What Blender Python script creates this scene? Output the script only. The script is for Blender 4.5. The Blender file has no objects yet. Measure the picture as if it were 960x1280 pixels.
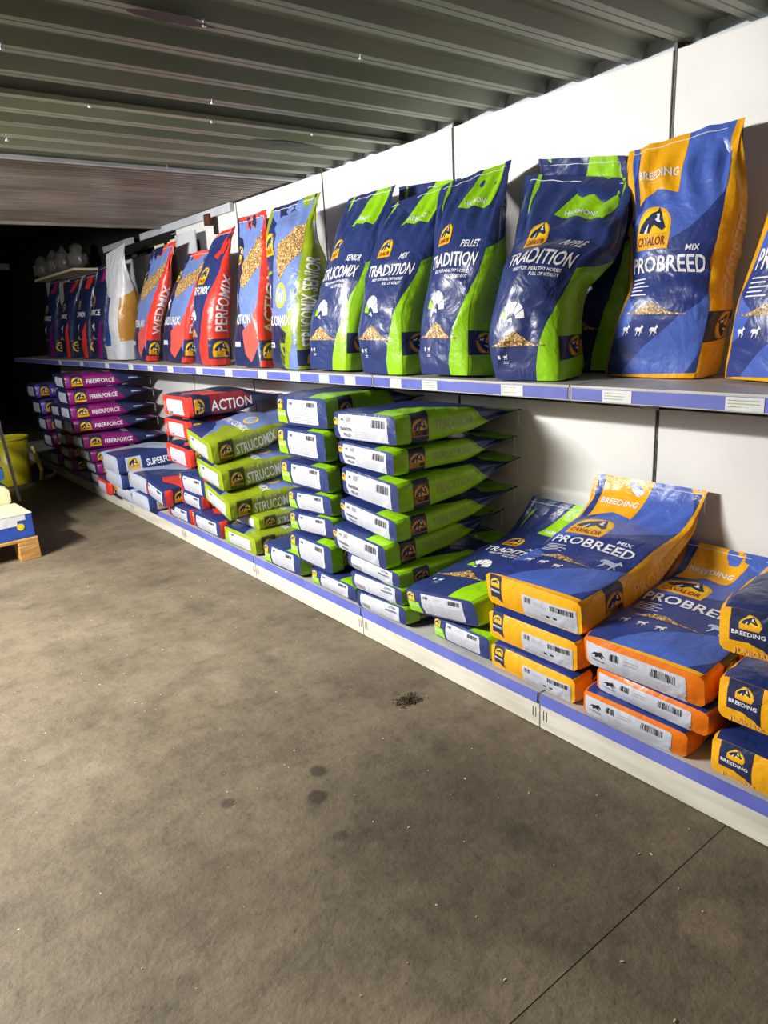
import bpy, bmesh, math, random
import numpy as np
from mathutils import Vector, Matrix
from mathutils.geometry import tessellate_polygon

scn = bpy.context.scene
COL = scn.collection

# ------------------------------------------------------------------ camera
RW = [[0.7863775685122358, -0.20485466070486816, 0.5827906036719167],
      [-0.615445179708049, -0.17845298704405949, 0.7677120307701188],
      [-0.053268663535993854, -0.962387187883622, -0.266408239516992]]
cam_d = bpy.data.cameras.new('camera')
cam = bpy.data.objects.new('camera', cam_d)
COL.objects.link(cam)
M = Matrix(((RW[0][0], -RW[0][1], -RW[0][2], 0.0),
            (RW[1][0], -RW[1][1], -RW[1][2], 0.0),
            (RW[2][0], -RW[2][1], -RW[2][2], 1.344),
            (0, 0, 0, 1)))
cam.matrix_world = M
cam_d.sensor_fit = 'HORIZONTAL'
cam_d.sensor_width = 36.0
cam_d.lens = 36.0 * 881.9 / 960.0
cam_d.clip_start = 0.02
scn.camera = cam

# ------------------------------------------------------------------ world, lights, exposure
wd = bpy.data.worlds.new('world')
scn.world = wd
wd.use_nodes = True
wd.node_tree.nodes['Background'].inputs['Color'].default_value = (0.80, 0.88, 1.0, 1)
wd.node_tree.nodes['Background'].inputs['Strength'].default_value = 0.02
scn.view_settings.view_transform = 'Standard'
scn.view_settings.look = 'None'
scn.view_settings.exposure = -0.03
scn.view_settings.gamma = 1.0
scn.view_settings.use_curve_mapping = False


def area(name, loc, target, sx, sy, power, col):
    l = bpy.data.lights.new(name, 'AREA')
    l.shape = 'RECTANGLE'; l.size = sx; l.size_y = sy
    l.energy = power; l.color = col
    o = bpy.data.objects.new(name, l); COL.objects.link(o)
    o.location = loc
    d = (Vector(target) - Vector(loc)).normalized()
    # local Y of the light runs along world Y, so the tube stays parallel to the aisle
    z = -d; y = Vector((0, 1, 0)); x = y.cross(z).normalized(); y = z.cross(x)
    o.rotation_euler = Matrix((x, y, z)).transposed().to_euler()
    return o

TUBE_X, TUBE_Y, TUBE_Z = -1.2, 3.55, 1.99
area('tube_light', (TUBE_X, TUBE_Y, TUBE_Z), (TUBE_X + 1.0, TUBE_Y - .35, TUBE_Z - .62), 0.06, 1.2, 285, (1.0, 0.98, 0.94))
area('tube_light_up', (TUBE_X, TUBE_Y, TUBE_Z - .06), (TUBE_X + .6, TUBE_Y - .6, TUBE_Z + .3), 0.05, 1.2, 34, (1.0, 0.98, 0.90))
area('rear_fill_light', (-1.6, -.6, 1.95), (-0.6, 0.6, 0.0), 0.06, 1.2, 5, (1.0, 0.93, 0.74))  # added fill from behind the camera, lifts the near floor on the left


# ------------------------------------------------------------------ materials
def lin(c):
    return c / 12.92 if c <= 0.04045 else ((c + 0.055) / 1.055) ** 2.4


def hexc(h):
    return tuple(lin(int(h[i:i + 2], 16) / 255) for i in (0, 2, 4)) + (1.0,)


MATS = {}


def newmat(name):
    m = bpy.data.materials.new(name); m.use_nodes = True
    nt = m.node_tree
    return m, nt, nt.nodes['Principled BSDF']


def film(name, h, rough=0.36, bump=0.34, coat=0.15, spec=0.5):
    """printed plastic film: flat ink colour, slight tonal unevenness, fine crinkle relief"""
    m, nt, b = newmat(name)
    N = nt.nodes; Lk = nt.links
    tc = N.new('ShaderNodeTexCoord')
    n1 = N.new('ShaderNodeTexNoise'); n1.inputs['Scale'].default_value = 9; n1.inputs['Detail'].default_value = 3
    n1.inputs['Distortion'].default_value = 1.0
    n2 = N.new('ShaderNodeTexNoise'); n2.inputs['Scale'].default_value = 34; n2.inputs['Detail'].default_value = 3
    n2.inputs['Distortion'].default_value = 0.8
    mx = N.new('ShaderNodeMath'); mx.operation = 'MULTIPLY_ADD'; mx.inputs[1].default_value = 0.16
    Lk.new(tc.outputs['Object'], n1.inputs['Vector']); Lk.new(tc.outputs['Object'], n2.inputs['Vector'])
    Lk.new(n2.outputs['Fac'], mx.inputs[0]); Lk.new(n1.outputs['Fac'], mx.inputs[2])
    bp = N.new('ShaderNodeBump'); bp.inputs['Strength'].default_value = bump; bp.inputs['Distance'].default_value = 0.03
    Lk.new(mx.outputs[0], bp.inputs['Height']); Lk.new(bp.outputs[0], b.inputs['Normal'])
    c = hexc(h)
    r = N.new('ShaderNodeValToRGB')
    r.color_ramp.elements[0].position = 0.3; r.color_ramp.elements[1].position = 0.7
    r.color_ramp.elements[0].color = tuple(v * 0.9 for v in c[:3]) + (1,)
    r.color_ramp.elements[1].color = tuple(min(1, v * 1.08) for v in c[:3]) + (1,)
    Lk.new(n1.outputs['Fac'], r.inputs[0]); Lk.new(r.outputs[0], b.inputs['Base Color'])
    b.inputs['Roughness'].default_value = rough
    b.inputs['Specular IOR Level'].default_value = spec
    b.inputs['Coat Weight'].default_value = coat
    b.inputs['Coat Roughness'].default_value = 0.25
    MATS[name] = m
    return m


for nm, hx in dict(navy='28376f', navydark='222b52', royal='4a67c0', probase='2c3c82', amber='f2ae12', orange='e8760f',
                   ambertext='f0c070', lime='96d214', limedark='7fb814', olive='8fa21a', olivedark='39401c', steel='6f86c4', steellt='8ea3d8',
                   red='e23a2e', redlt='e45a50', purple='86156f', violet='5a46b0', magenta='b0247e', ice='b4c2de', gold='c08a3c',
                   white='d6d8e0', paper='c3c7d5', wine='8a2a34', cream='e9e0b4', silver='9b9790', brown='40322c', blueprint='2c4fae',
                   yellow='f6cf16', text_white='eeeef4', text_grey='9fb070', text_dark='1c1c22', maroon='7c1c12', bluetub='2d5f95').items():
    film(nm, hx)
for k in ('paper',):
    MATS[k].node_tree.nodes['Principled BSDF'].inputs['Roughness'].default_value = 0.5
film('silverfilm', '6f6c68', rough=0.2, bump=0.9)


def mottled(name, c1, c2, scale=4, rough=0.6, bump=0.1, detail=6, lo=.35, hi=.7, metal=0.0, stretch=(1, 1, 1), dist=0.01):
    m, nt, b = newmat(name); N = nt.nodes; Lk = nt.links
    tc = N.new('ShaderNodeTexCoord'); mp = N.new('ShaderNodeMapping'); mp.inputs['Scale'].default_value = stretch
    n = N.new('ShaderNodeTexNoise'); n.inputs['Scale'].default_value = scale; n.inputs['Detail'].default_value = detail
    r = N.new('ShaderNodeValToRGB'); r.color_ramp.elements[0].position = lo; r.color_ramp.elements[1].position = hi
    r.color_ramp.elements[0].color = hexc(c1); r.color_ramp.elements[1].color = hexc(c2)
    Lk.new(tc.outputs['Object'], mp.inputs[0]); Lk.new(mp.outputs[0], n.inputs['Vector'])
    Lk.new(n.outputs['Fac'], r.inputs[0]); Lk.new(r.outputs[0], b.inputs['Base Color'])
    bp = N.new('ShaderNodeBump'); bp.inputs['Strength'].default_value = bump; bp.inputs['Distance'].default_value = dist
    Lk.new(n.outputs['Fac'], bp.inputs['Height']); Lk.new(bp.outputs[0], b.inputs['Normal'])
    b.inputs['Roughness'].default_value = rough; b.inputs['Metallic'].default_value = metal
    MATS[name] = m
    return m


mottled('panel', 'e0dfdd', 'ecebe9', 3, 0.45, 0.05)
mottled('plinth', 'b9b4a4', 'd9d5c8', 6, 0.5, 0.12, stretch=(1, .5, 4), lo=.25, hi=.6)
mottled('shelfwhite', 'b4b2ae', 'cfccc6', 5, 0.4, 0.05)
mottled('strip', '5a62b4', '6b74c6', 6, 0.35, 0.05)
mottled('ticket', 'd4d4da', 'e4e4ea', 30, 0.4, 0.02)
mottled('upright', '3a3834', '55524c', 9, 0.5, 0.1)
mottled('blackmetal', '141414', '22201e', 9, 0.5, 0.1)
mottled('rust', '3a1c12', '6b3a22', 14, 0.8, 0.3)
mottled('railwhite', 'b8bcc6', 'd4d8e0', 6, 0.4, 0.05)
mottled('roofsteel', '767b6c', '9a9e8e', 2.2, 0.42, 0.12, stretch=(.35, 1.6, 1), metal=0.0)
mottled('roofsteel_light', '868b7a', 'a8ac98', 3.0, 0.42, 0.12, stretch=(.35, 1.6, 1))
mottled('roofliner', '6a635b', '958c82', 5, 0.3, 0.12, stretch=(.5, 2, 1))
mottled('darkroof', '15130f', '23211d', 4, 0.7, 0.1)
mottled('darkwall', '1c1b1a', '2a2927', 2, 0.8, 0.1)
mottled('leftwall', '45423a', '5a5548', 2, 0.8, 0.1)
mottled('wood', 'a9793f', 'd9a963', 7, 0.65, 0.25, stretch=(1, 8, 8))
mottled('carton', 'e5ddb4', 'efe8c6', 8, 0.6, 0.05)
mottled('cartonblue', '2748a0', '2f55b4', 8, 0.4, 0.05)
mottled('tubyellow', 'c8bc1c', 'ded42c', 4, 0.35, 0.05)
mottled('caulk', 'c9ced8', 'e6eaf0', 9, 0.7, 0.3)
mottled('sackblue', '2f5a8e', '3f75ad', 6, 0.4, 0.2)
mottled('rubble', '2c2018', '6e5a42', 60, 0.9, 0.3)
mottled('string', 'd0d0cc', 'ececea', 60, 0.7, 0.1)
mottled('smudge', '1e1c18', '2c2822', 30, 0.8, 0.1)


def grain_mat():
    m, nt, b = newmat('grain'); N = nt.nodes; Lk = nt.links
    tc = N.new('ShaderNodeTexCoord')
    v = N.new('ShaderNodeTexVoronoi'); v.inputs['Scale'].default_value = 190
    r = N.new('ShaderNodeValToRGB')
    cr = r.color_ramp
    cr.elements[0].position = 0; cr.elements[0].color = hexc('4a331c')
    cr.elements[1].position = 1; cr.elements[1].color = hexc('efd9a4')
    for p, h in ((.25, '8a6332'), (.45, 'c79a54'), (.6, '6b4a28'), (.8, 'd8b678')):
        e = cr.elements.new(p); e.color = hexc(h)
    sp = N.new('ShaderNodeSeparateColor')
    Lk.new(tc.outputs['Object'], v.inputs['Vector']); Lk.new(v.outputs['Color'], sp.inputs[0])
    Lk.new(sp.outputs[0], r.inputs[0]); Lk.new(r.outputs[0], b.inputs['Base Color'])
    b.inputs['Roughness'].default_value = 0.45
    MATS['grain'] = m


grain_mat()


def floor_mat(name, dark=1.0, stains_and_shade=()):
    m, nt, b = newmat(name); N = nt.nodes; Lk = nt.links
    tc = N.new('ShaderNodeTexCoord')

    def noise(scale, detail=6, dist=0.0, rough=.6, off=(0, 0, 0)):
        mp = N.new('ShaderNodeMapping'); mp.inputs['Location'].default_value = off
        n = N.new('ShaderNodeTexNoise'); n.inputs['Scale'].default_value = scale
        n.inputs['Detail'].default_value = detail; n.inputs['Distortion'].default_value = dist
        n.inputs['Roughness'].default_value = rough
        Lk.new(tc.outputs['Object'], mp.inputs[0]); Lk.new(mp.outputs[0], n.inputs['Vector'])
        return n

    def ramp(src, stops):
        r = N.new('ShaderNodeValToRGB')
        while len(r.color_ramp.elements) > 1: r.color_ramp.elements.remove(r.color_ramp.elements[-1])
        r.color_ramp.elements[0].position = stops[0][0]; r.color_ramp.elements[0].color = stops[0][1]
        for p, c in stops[1:]:
            e = r.color_ramp.elements.new(p); e.color = c
        Lk.new(src, r.inputs[0])
        return r

    def mult(a, bb, fac=1.0):
        x = N.new('ShaderNodeMix'); x.data_type = 'RGBA'; x.blend_type = 'MULTIPLY'
        x.inputs[0].default_value = fac
        Lk.new(a, x.inputs[6]); Lk.new(bb, x.inputs[7])
        return x.outputs[2]

    def g(v): return (v, v, v, 1)
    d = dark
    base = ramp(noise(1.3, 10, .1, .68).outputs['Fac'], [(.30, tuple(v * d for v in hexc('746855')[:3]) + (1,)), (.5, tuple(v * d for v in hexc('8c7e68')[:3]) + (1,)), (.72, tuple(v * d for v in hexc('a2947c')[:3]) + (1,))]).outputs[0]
    blot = ramp(noise(4.2, 9, .15, .66, off=(3, 1, 0)).outputs['Fac'], [(.34, g(.74)), (.48, g(.97)), (.58, g(1)), (.72, g(1.12))]).outputs[0]
    base = mult(base, blot)
    fine = ramp(noise(30, 8, .1, .75).outputs['Fac'], [(.30, g(.5)), (.43, g(.93)), (.58, g(1)), (.72, g(1.25))]).outputs[0]
    base = mult(base, fine, .9)
    mid = ramp(noise(11, 9, .1, .72, off=(5, 7, 0)).outputs['Fac'], [(.32, g(.68)), (.5, g(1)), (.68, g(1.18))]).outputs[0]
    base = mult(base, mid, .85)
    # pits
    v = N.new('ShaderNodeTexVoronoi'); v.inputs['Scale'].default_value = 22; v.inputs['Randomness'].default_value = 1
    Lk.new(tc.outputs['Object'], v.inputs['Vector'])
    pit = ramp(v.outputs['Distance'], [(.03, g(.42)), (.10, g(1))]).outputs[0]
    mk = ramp(noise(3.1, 3, off=(9, 2, 1)).outputs['Fac'], [(.47, g(0)), (.58, g(1))]).outputs[0]
    x = N.new('ShaderNodeMix'); x.data_type = 'RGBA'; x.inputs[6].default_value = g(1)
    Lk.new(mk, x.inputs[0]); Lk.new(pit, x.inputs[7])
    base = mult(base, x.outputs[2], .75)
    # pale crumbs of dust
    v2 = N.new('ShaderNodeTexVoronoi'); v2.inputs['Scale'].default_value = 9.5
    Lk.new(tc.outputs['Object'], v2.inputs['Vector'])
    cr = ramp(v2.outputs['Distance'], [(.02, g(1)), (.035, g(0))]).outputs[0]
    x = N.new('ShaderNodeMix'); x.data_type = 'RGBA'; x.inputs[7].default_value = hexc('d8cfbb')
    Lk.new(cr, x.inputs[0]); Lk.new(base, x.inputs[6]); base = x.outputs[2]
    # spilt-liquid stains of their own shape; the broadest blotches are shade painted in
    for (sx, sy, rad, amt, seed) in stains_and_shade:
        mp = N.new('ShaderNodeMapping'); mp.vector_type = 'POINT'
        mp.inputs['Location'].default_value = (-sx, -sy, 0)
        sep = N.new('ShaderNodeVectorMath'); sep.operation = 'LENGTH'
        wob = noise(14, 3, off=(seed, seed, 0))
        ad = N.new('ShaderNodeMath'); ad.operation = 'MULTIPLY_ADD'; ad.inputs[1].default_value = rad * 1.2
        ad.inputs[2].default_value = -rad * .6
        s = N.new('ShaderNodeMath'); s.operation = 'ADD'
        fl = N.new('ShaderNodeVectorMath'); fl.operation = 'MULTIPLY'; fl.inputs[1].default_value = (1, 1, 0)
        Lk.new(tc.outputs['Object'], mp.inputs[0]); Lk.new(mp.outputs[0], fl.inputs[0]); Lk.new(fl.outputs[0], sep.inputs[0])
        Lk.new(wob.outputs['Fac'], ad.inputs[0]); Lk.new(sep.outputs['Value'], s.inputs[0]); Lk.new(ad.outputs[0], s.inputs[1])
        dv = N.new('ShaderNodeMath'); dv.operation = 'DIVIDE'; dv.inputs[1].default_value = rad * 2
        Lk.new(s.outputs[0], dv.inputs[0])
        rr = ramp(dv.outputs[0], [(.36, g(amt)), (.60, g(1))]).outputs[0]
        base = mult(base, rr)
    Lk.new(base, b.inputs['Base Color'])
    hn = N.new('ShaderNodeMath'); hn.operation = 'MULTIPLY_ADD'; hn.inputs[1].default_value = .5
    Lk.new(noise(60, 5).outputs['Fac'], hn.inputs[0]); Lk.new(noise(9, 5).outputs['Fac'], hn.inputs[2])
    bp = N.new('ShaderNodeBump'); bp.inputs['Strength'].default_value = .5; bp.inputs['Distance'].default_value = .012
    Lk.new(hn.outputs[0], bp.inputs['Height']); Lk.new(bp.outputs[0], b.inputs['Normal'])
    b.inputs['Roughness'].default_value = .68
    b.inputs['Specular IOR Level'].default_value = .35
    MATS[name] = m


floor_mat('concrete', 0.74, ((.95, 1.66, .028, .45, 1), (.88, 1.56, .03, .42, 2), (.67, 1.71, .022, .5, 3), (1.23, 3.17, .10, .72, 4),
                       (.84, 1.38, .02, .6, 5), (1.2, 1.06, .05, .72, 6), (1.15, 2.35, .13, .8, 7), (1.1, 1.45, .30, .84, 8), (.95, 2.0, .25, .86, 9), (1.35, 1.15, .22, .8, 11), (1.45, 2.0, .2, .78, 12), (1.15, .85, .2, .85, 13), (1.3, 1.0, .55, .74, 14), (.9, 1.5, .6, .84, 15)))  # the widest entries paint shade over the near floor by the shelves
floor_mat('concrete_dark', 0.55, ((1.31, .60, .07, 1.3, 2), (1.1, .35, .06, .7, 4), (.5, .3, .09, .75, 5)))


# ------------------------------------------------------------------ object helpers
def empty(name, loc):
    o = bpy.data.objects.new(name, None); COL.objects.link(o); o.location = loc
    o.empty_display_size = .05
    return o


def tag(o, label=None, cat=None, group=None, kind=None):
    if label:
        o['label'] = label
        if not 4 <= len(label.split()) <= 15: print('LONGLABEL', len(label.split()), label)
    if cat: o['category'] = cat
    if group: o['group'] = group
    if kind: o['kind'] = kind
    return o


def mesh_obj(name, verts, faces, mats, parent=None, midx=None, smooth=False, normals=None):
    me = bpy.data.meshes.new(name)
    me.from_pydata([tuple(v) for v in verts], [], faces)
    for m in mats: me.materials.append(MATS[m] if isinstance(m, str) else m)
    if midx is not None: me.polygons.foreach_set('material_index', midx)
    if smooth: me.polygons.foreach_set('use_smooth', [True] * len(me.polygons))
    me.update()
    if normals is not None: me.normals_split_custom_set_from_vertices([tuple(n) for n in normals])
    o = bpy.data.objects.new(name, me); COL.objects.link(o)
    if parent: o.parent = parent
    return o


class MB:
    """collects boxes, prisms and tubes for one mesh"""
    def __init__(s): s.v = []; s.f = []

    def box(s, x0, x1, y0, y1, z0, z1):
        b = len(s.v)
        s.v += [(x, y, z) for z in (z0, z1) for y in (y0, y1) for x in (x0, x1)]
        s.f += [tuple(b + i for i in q) for q in ((0, 2, 3, 1), (4, 5, 7, 6), (0, 1, 5, 4), (2, 6, 7, 3), (0, 4, 6, 2), (1, 3, 7, 5))]
        return s

    def obox(s, c, ax, ay, az):
        """oriented box: centre and three half-axes"""
        b = len(s.v); c = Vector(c)
        for k in (-1, 1):
            for j in (-1, 1):
                for i in (-1, 1):
                    s.v.append(tuple(c + Vector(ax) * i + Vector(ay) * j + Vector(az) * k))
        s.f += [tuple(b + i for i in q) for q in ((0, 2, 3, 1), (4, 5, 7, 6), (0, 1, 5, 4), (2, 6, 7, 3), (0, 4, 6, 2), (1, 3, 7, 5))]
        return s

    def prism_y(s, prof, y0, y1):
        b = len(s.v); n = len(prof)
        s.v += [(x, y0, z) for x, z in prof] + [(x, y1, z) for x, z in prof]
        for i in range(n):
            j = (i + 1) % n
            s.f.append((b + i, b + j, b + n + j, b + n + i))
        s.f.append(tuple(b + i for i in range(n))[::-1]); s.f.append(tuple(b + n + i for i in range(n)))
        return s

    def tube(s, pts, r, n=6):
        P = [Vector(p) for p in pts]; b = len(s.v)
        for i, p in enumerate(P):
            d = (P[min(i + 1, len(P) - 1)] - P[max(i - 1, 0)]).normalized()
            a = d.orthogonal().normalized(); c = d.cross(a)
            for k in range(n):
                t = 2 * math.pi * k / n
                s.v.append(tuple(p + (a * math.cos(t) + c * math.sin(t)) * r))
        for i in range(len(P) - 1):
            for k in range(n):
                k2 = (k + 1) % n
                s.f.append((b + i * n + k, b + i * n + k2, b + (i + 1) * n + k2, b + (i + 1) * n + k))
        return s

    def lathe(s, c, prof, n=24):
        b = len(s.v)
        for r, z in prof:
            for k in range(n):
                t = 2 * math.pi * k / n
                s.v.append((c[0] + r * math.cos(t), c[1] + r * math.sin(t), c[2] + z))
        for i in range(len(prof) - 1):
            for k in range(n):
                k2 = (k + 1) % n
                s.f.append((b + i * n + k, b + i * n + k2, b + (i + 1) * n + k2, b + (i + 1) * n + k))
        return s

    def build(s, name, mat, parent=None, smooth=False, bevel=0):
        o = mesh_obj(name, s.v, s.f, [mat], parent, smooth=smooth)
        if parent is not None:
            o.matrix_parent_inverse = Matrix.Translation(-parent.location)
        if bevel:
            md = o.modifiers.new('bevel', 'BEVEL'); md.width = bevel; md.segments = 2; md.limit_method = 'ANGLE'
        return o


def struct(o):
    o['kind'] = 'structure'
    return o


# ------------------------------------------------------------------ the room shell
JY = 0.73
g = MB()


def slab(name, x0, x1, y0, y1, mat, z=0.0):
    return struct(MB().box(x0, x1, y0, y1, -.12, z).build(name, mat))


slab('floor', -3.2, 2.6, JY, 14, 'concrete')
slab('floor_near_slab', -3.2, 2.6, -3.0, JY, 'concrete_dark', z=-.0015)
WX = 2.24
struct(MB().box(WX + .052, WX + .17, -3.0, 5.6, -.1, 2.30).build('wall_right', 'caulk'))
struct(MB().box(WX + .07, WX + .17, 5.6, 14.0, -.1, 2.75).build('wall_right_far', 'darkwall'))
struct(MB().box(-3.3, -3.2, -3.0, 14.0, -.1, 2.75).build('wall_left', 'leftwall'))
struct(MB().box(-3.2, 2.6, -3.1, -3.0, -.1, 2.4).build('wall_near', 'leftwall'))
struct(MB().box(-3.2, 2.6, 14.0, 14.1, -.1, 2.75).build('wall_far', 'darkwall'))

# ceiling: trapezoidal steel sheets running across the aisle
ceil = empty('ceiling', (0, 0, 2.1)); struct(ceil)


def trap_sheet(name, y0, y1, pitch, depth, zlow, mat, x0=-3.2, x1=2.288, phase=0.0, low=.055, slope=.022):
    prof = []
    y = y0
    n = int(round((y1 - y0) / pitch))
    pitch = (y1 - y0) / n
    for i in range(n):
        a = y0 + i * pitch
        up = pitch - low - 2 * slope
        # lower flange with a small stiffening bead, web, upper flange with a bead, web
        prof += [(a, zlow), (a + low * .45, zlow), (a + low * .5, zlow + .004), (a + low * .55, zlow), (a + low, zlow),
                 (a + low + slope, zlow + depth), (a + low + slope + up * .47, zlow + depth), (a + low + slope + up * .5, zlow + depth - .005),
                 (a + low + slope + up * .53, zlow + depth), (a + low + slope + up, zlow + depth)]
    prof.append((y1, zlow))
    v = []; f = []
    xs = (x0, x1)
    T = .0015
    for k, (yy, zz) in enumerate(prof):
        for x in xs: v.append((x, yy, zz))
    N0 = len(v)
    for k, (yy, zz) in enumerate(prof):
        for x in xs: v.append((x, yy, zz + T))
    for k in range(len(prof) - 1):
        f.append((2 * k, 2 * k + 1, 2 * k + 3, 2 * k + 2))
        f.append((N0 + 2 * k, N0 + 2 * k + 2, N0 + 2 * k + 3, N0 + 2 * k + 1))
    o = mesh_obj(name, v, f, [mat], ceil)
    o.matrix_parent_inverse = Matrix.Translation(-ceil.location)
    return o


trap_sheet('roof_sheet', -3.0, -.1, .2, .038, 2.096, 'roofsteel')
trap_sheet('roof_sheet', -.1, 2.70, .2, .038, 2.100, 'roofsteel')
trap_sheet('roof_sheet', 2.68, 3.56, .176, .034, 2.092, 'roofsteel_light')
trap_sheet('roof_liner', 3.56, 5.50, .054, .006, 2.088, 'roofliner', low=.016, slope=.006)
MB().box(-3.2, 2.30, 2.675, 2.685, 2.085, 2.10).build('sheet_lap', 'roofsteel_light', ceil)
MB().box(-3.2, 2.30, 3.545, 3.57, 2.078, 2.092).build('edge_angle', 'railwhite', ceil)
MB().box(-3.2, 2.30, 5.48, 5.52, 2.07, 2.30).build('edge_angle', 'roofliner', ceil)
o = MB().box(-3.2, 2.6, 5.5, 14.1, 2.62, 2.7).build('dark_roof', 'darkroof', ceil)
for yy in (7.2, 9.0, 11.2):
    MB().box(-3.2, 2.3, yy, yy + .07, 2.45, 2.62).build('purlin', 'darkroof', ceil)
MB().box(-.6, 2.25, 11.0, 11.08, 2.22, 2.30).build('pale_beam', 'railwhite', ceil)
MB().box(-1.5, 1.55, 8.4, 8.44, 2.30, 2.33).build('conduit', 'roofliner', ceil)
# screws and dark scrapes under the sheets
rng = random.Random(4)
sc = MB()
for (x, y) in ((.35, 1.9), (.95, 1.9), (1.45, 1.9), (.55, 2.3), (1.25, 2.5), (.9, 2.72), (1.35, 2.72), (1.8, 2.72), (.75, 3.3), (1.5, 3.55), (.3, 1.5), (.8, 1.5)):
    sc.lathe((x, y, 2.086), [(0.0, 0), (.006, 0), (.007, .004), (.003, .010), (.003, .02)], 8)
sc.build('roof_screws', 'railwhite', ceil)['kind'] = 'stuff'
for (x0, x1, y) in ((1.60, 1.96, 2.90), (1.70, 1.86, 3.30), (.75, .98, 1.9)):
    v = []; f = []
    n = 9
    for i in range(n):
        t = i / (n - 1); ww = (.026 + .022 * rng.random()) * math.sin(math.pi * min(.95, max(.05, t)))
        x = x0 + (x1 - x0) * t
        v += [(x, y - ww, 2.088), (x, y + ww * rng.uniform(.5, 1.2), 2.088)]
    for i in range(n - 1): f.append((2 * i, 2 * i + 2, 2 * i + 3, 2 * i + 1))
    o = mesh_obj('rust_patch', v, f, ['blackmetal'], ceil); o.matrix_parent_inverse = Matrix.Translation(-ceil.location)

# ------------------------------------------------------------------ gondola shelving
KX = 1.628       # kick face
SX = 1.766       # front edge of the upper shelf
DECK, SHELF = 0.13, 1.114
PITCH = 0.985
J0 = 1.355
joints = [J0 + PITCH * i for i in range(-3, 9)]
bay_words = ['bay just outside the right edge', 'first bay at the right edge', 'bay with the amber bags', 'bay with the tall lime stack', 'bay with the olive stack',
             'bay with the pale bags', 'bay with the purple stack', 'bay beyond the purple stack', 'farthest dark bay']
backs = []
for i in range(2, len(joints) - 1):
    a, b = joints[i] + .003, joints[i + 1] - .003
    wrd = bay_words[i - 2 + 0] if i - 2 < len(bay_words) else 'farthest bay'
    top = 2.08 if i <= 6 else 1.93
    bk = empty('back_panel_unit', (WX, (a + b) / 2, 0)); backs.append(bk)
    tag(bk, 'off-white steel back panels of the shelving, ' + wrd, 'back panel', 'shelving back panels')
    MB().box(WX, WX + .018, a + .004, b - .004, DECK, .985).build('panel', 'panel', bk, bevel=.002)
    MB().box(WX, WX + .018, a + .004, b - .004, .992, top).build('panel', 'panel', bk, bevel=.002)
    j = joints[i]
    up = MB().box(WX + .006, WX + .05, j - .0025, j + .008, .004, 2.10 if j < 7 else 1.95).build('upright', 'upright', bk)
    sl = MB(); z = .2
    while z < 2.05:
        sl.box(WX + .0035, WX + .007, j - .0045, j + .0045, z, z + .026); z += .05
    o = sl.build('upright_slots', 'blackmetal'); o.parent = up; o.matrix_parent_inverse = Matrix.Translation(-bk.location) if False else Matrix()
    o['kind'] = 'stuff'
    bu = empty('base_shelf_unit', (KX, (a + b) / 2, 0))
    tag(bu, 'base shelf with scuffed white plinth, ' + wrd, 'shelf', 'base shelves along the wall')
    k = MB().prism_y([(KX, 0.004), (KX, .086), (KX + .012, .092), (KX + .03, .092), (KX + .03, .004)], a, b).build('plinth', 'plinth', bu)
    for e in (a + .012, a + .024, b - .015, b - .027):
        o = MB().box(KX - .0006, KX + .002, e, e + .003, .035, .07).build('slot', 'blackmetal'); o.parent = k
    MB().box(KX - .004, WX - .004, a, b, DECK - .032, DECK).build('deck', 'shelfwhite', bu, bevel=.002)
    MB().prism_y([(KX - .010, DECK - .036), (KX - .006, DECK + .003), (KX - .0045, DECK + .003), (KX - .0045, DECK - .036)], a + .003, b - .003).build('price_strip', 'strip', bu)
    us = empty('upper_shelf', (SX, (a + b) / 2, SHELF - .03))
    tag(us, 'upper steel shelf with blue strip, ' + wrd, 'shelf', 'upper shelves along the wall')
    MB().box(SX, WX - .004, a, b, SHELF - .03, SHELF).build('shelf_board', 'shelfwhite', us, bevel=.002)
    MB().prism_y([(SX - .008, SHELF - .044), (SX - .008, SHELF - .004), (SX - .011, SHELF - .004), (SX - .011, SHELF + .002), (SX, SHELF + .002), (SX, SHELF - .044)], a, b).build('shelf_lip', 'shelfwhite', us)
    MB().box(SX - .0105, SX - .0082, a + .004, b - .004, SHELF - .041, SHELF - .006).build('price_strip', 'strip', us)
    for e in (a + .002, b - .005):
        MB().prism_y([(WX - .004, SHELF - .03), (SX + .06, SHELF - .03), (SX + .10, SHELF - .05), (WX - .004, SHELF - .13)], e, e + .003).build('bracket', 'shelfwhite', us)
shelving = empty('slotted_wall_rail', (WX - .02, 5.2, 2.06))
tag(shelving, 'white slotted rail with black bars under the roof above the far bays', 'rail')
# rail at the top of the far bays
MB().box(WX - .03, WX - .006, 4.33, 5.95, 2.035, 2.085).build('slotted_rail', 'railwhite', shelving)
MB().box(WX - .03, WX - .006, 6.15, 6.9, 2.035, 2.085).build('slotted_rail', 'railwhite', shelving)
s = MB().box(WX - .045, WX - .012, 5.35, 6.75, 1.965, 2.03); s.box(WX - .045, WX - .02, 5.40, 5.43, 1.92, 1.965)
s.build('dark_bar', 'blackmetal', shelving)
MB().box(WX - .045, WX - .004, 4.62, 4.70, 1.99, 2.06).build('rusty_clip', 'rust', shelving)
MB().box(WX - .02, WX - .002, 4.58, 4.62, 1.93, 2.06).build('rail_post', 'blackmetal', shelving)
MB().box(WX - .02, WX - .002, 4.90, 4.94, 1.80, 1.93).build('rail_post', 'blackmetal', shelving)

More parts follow.
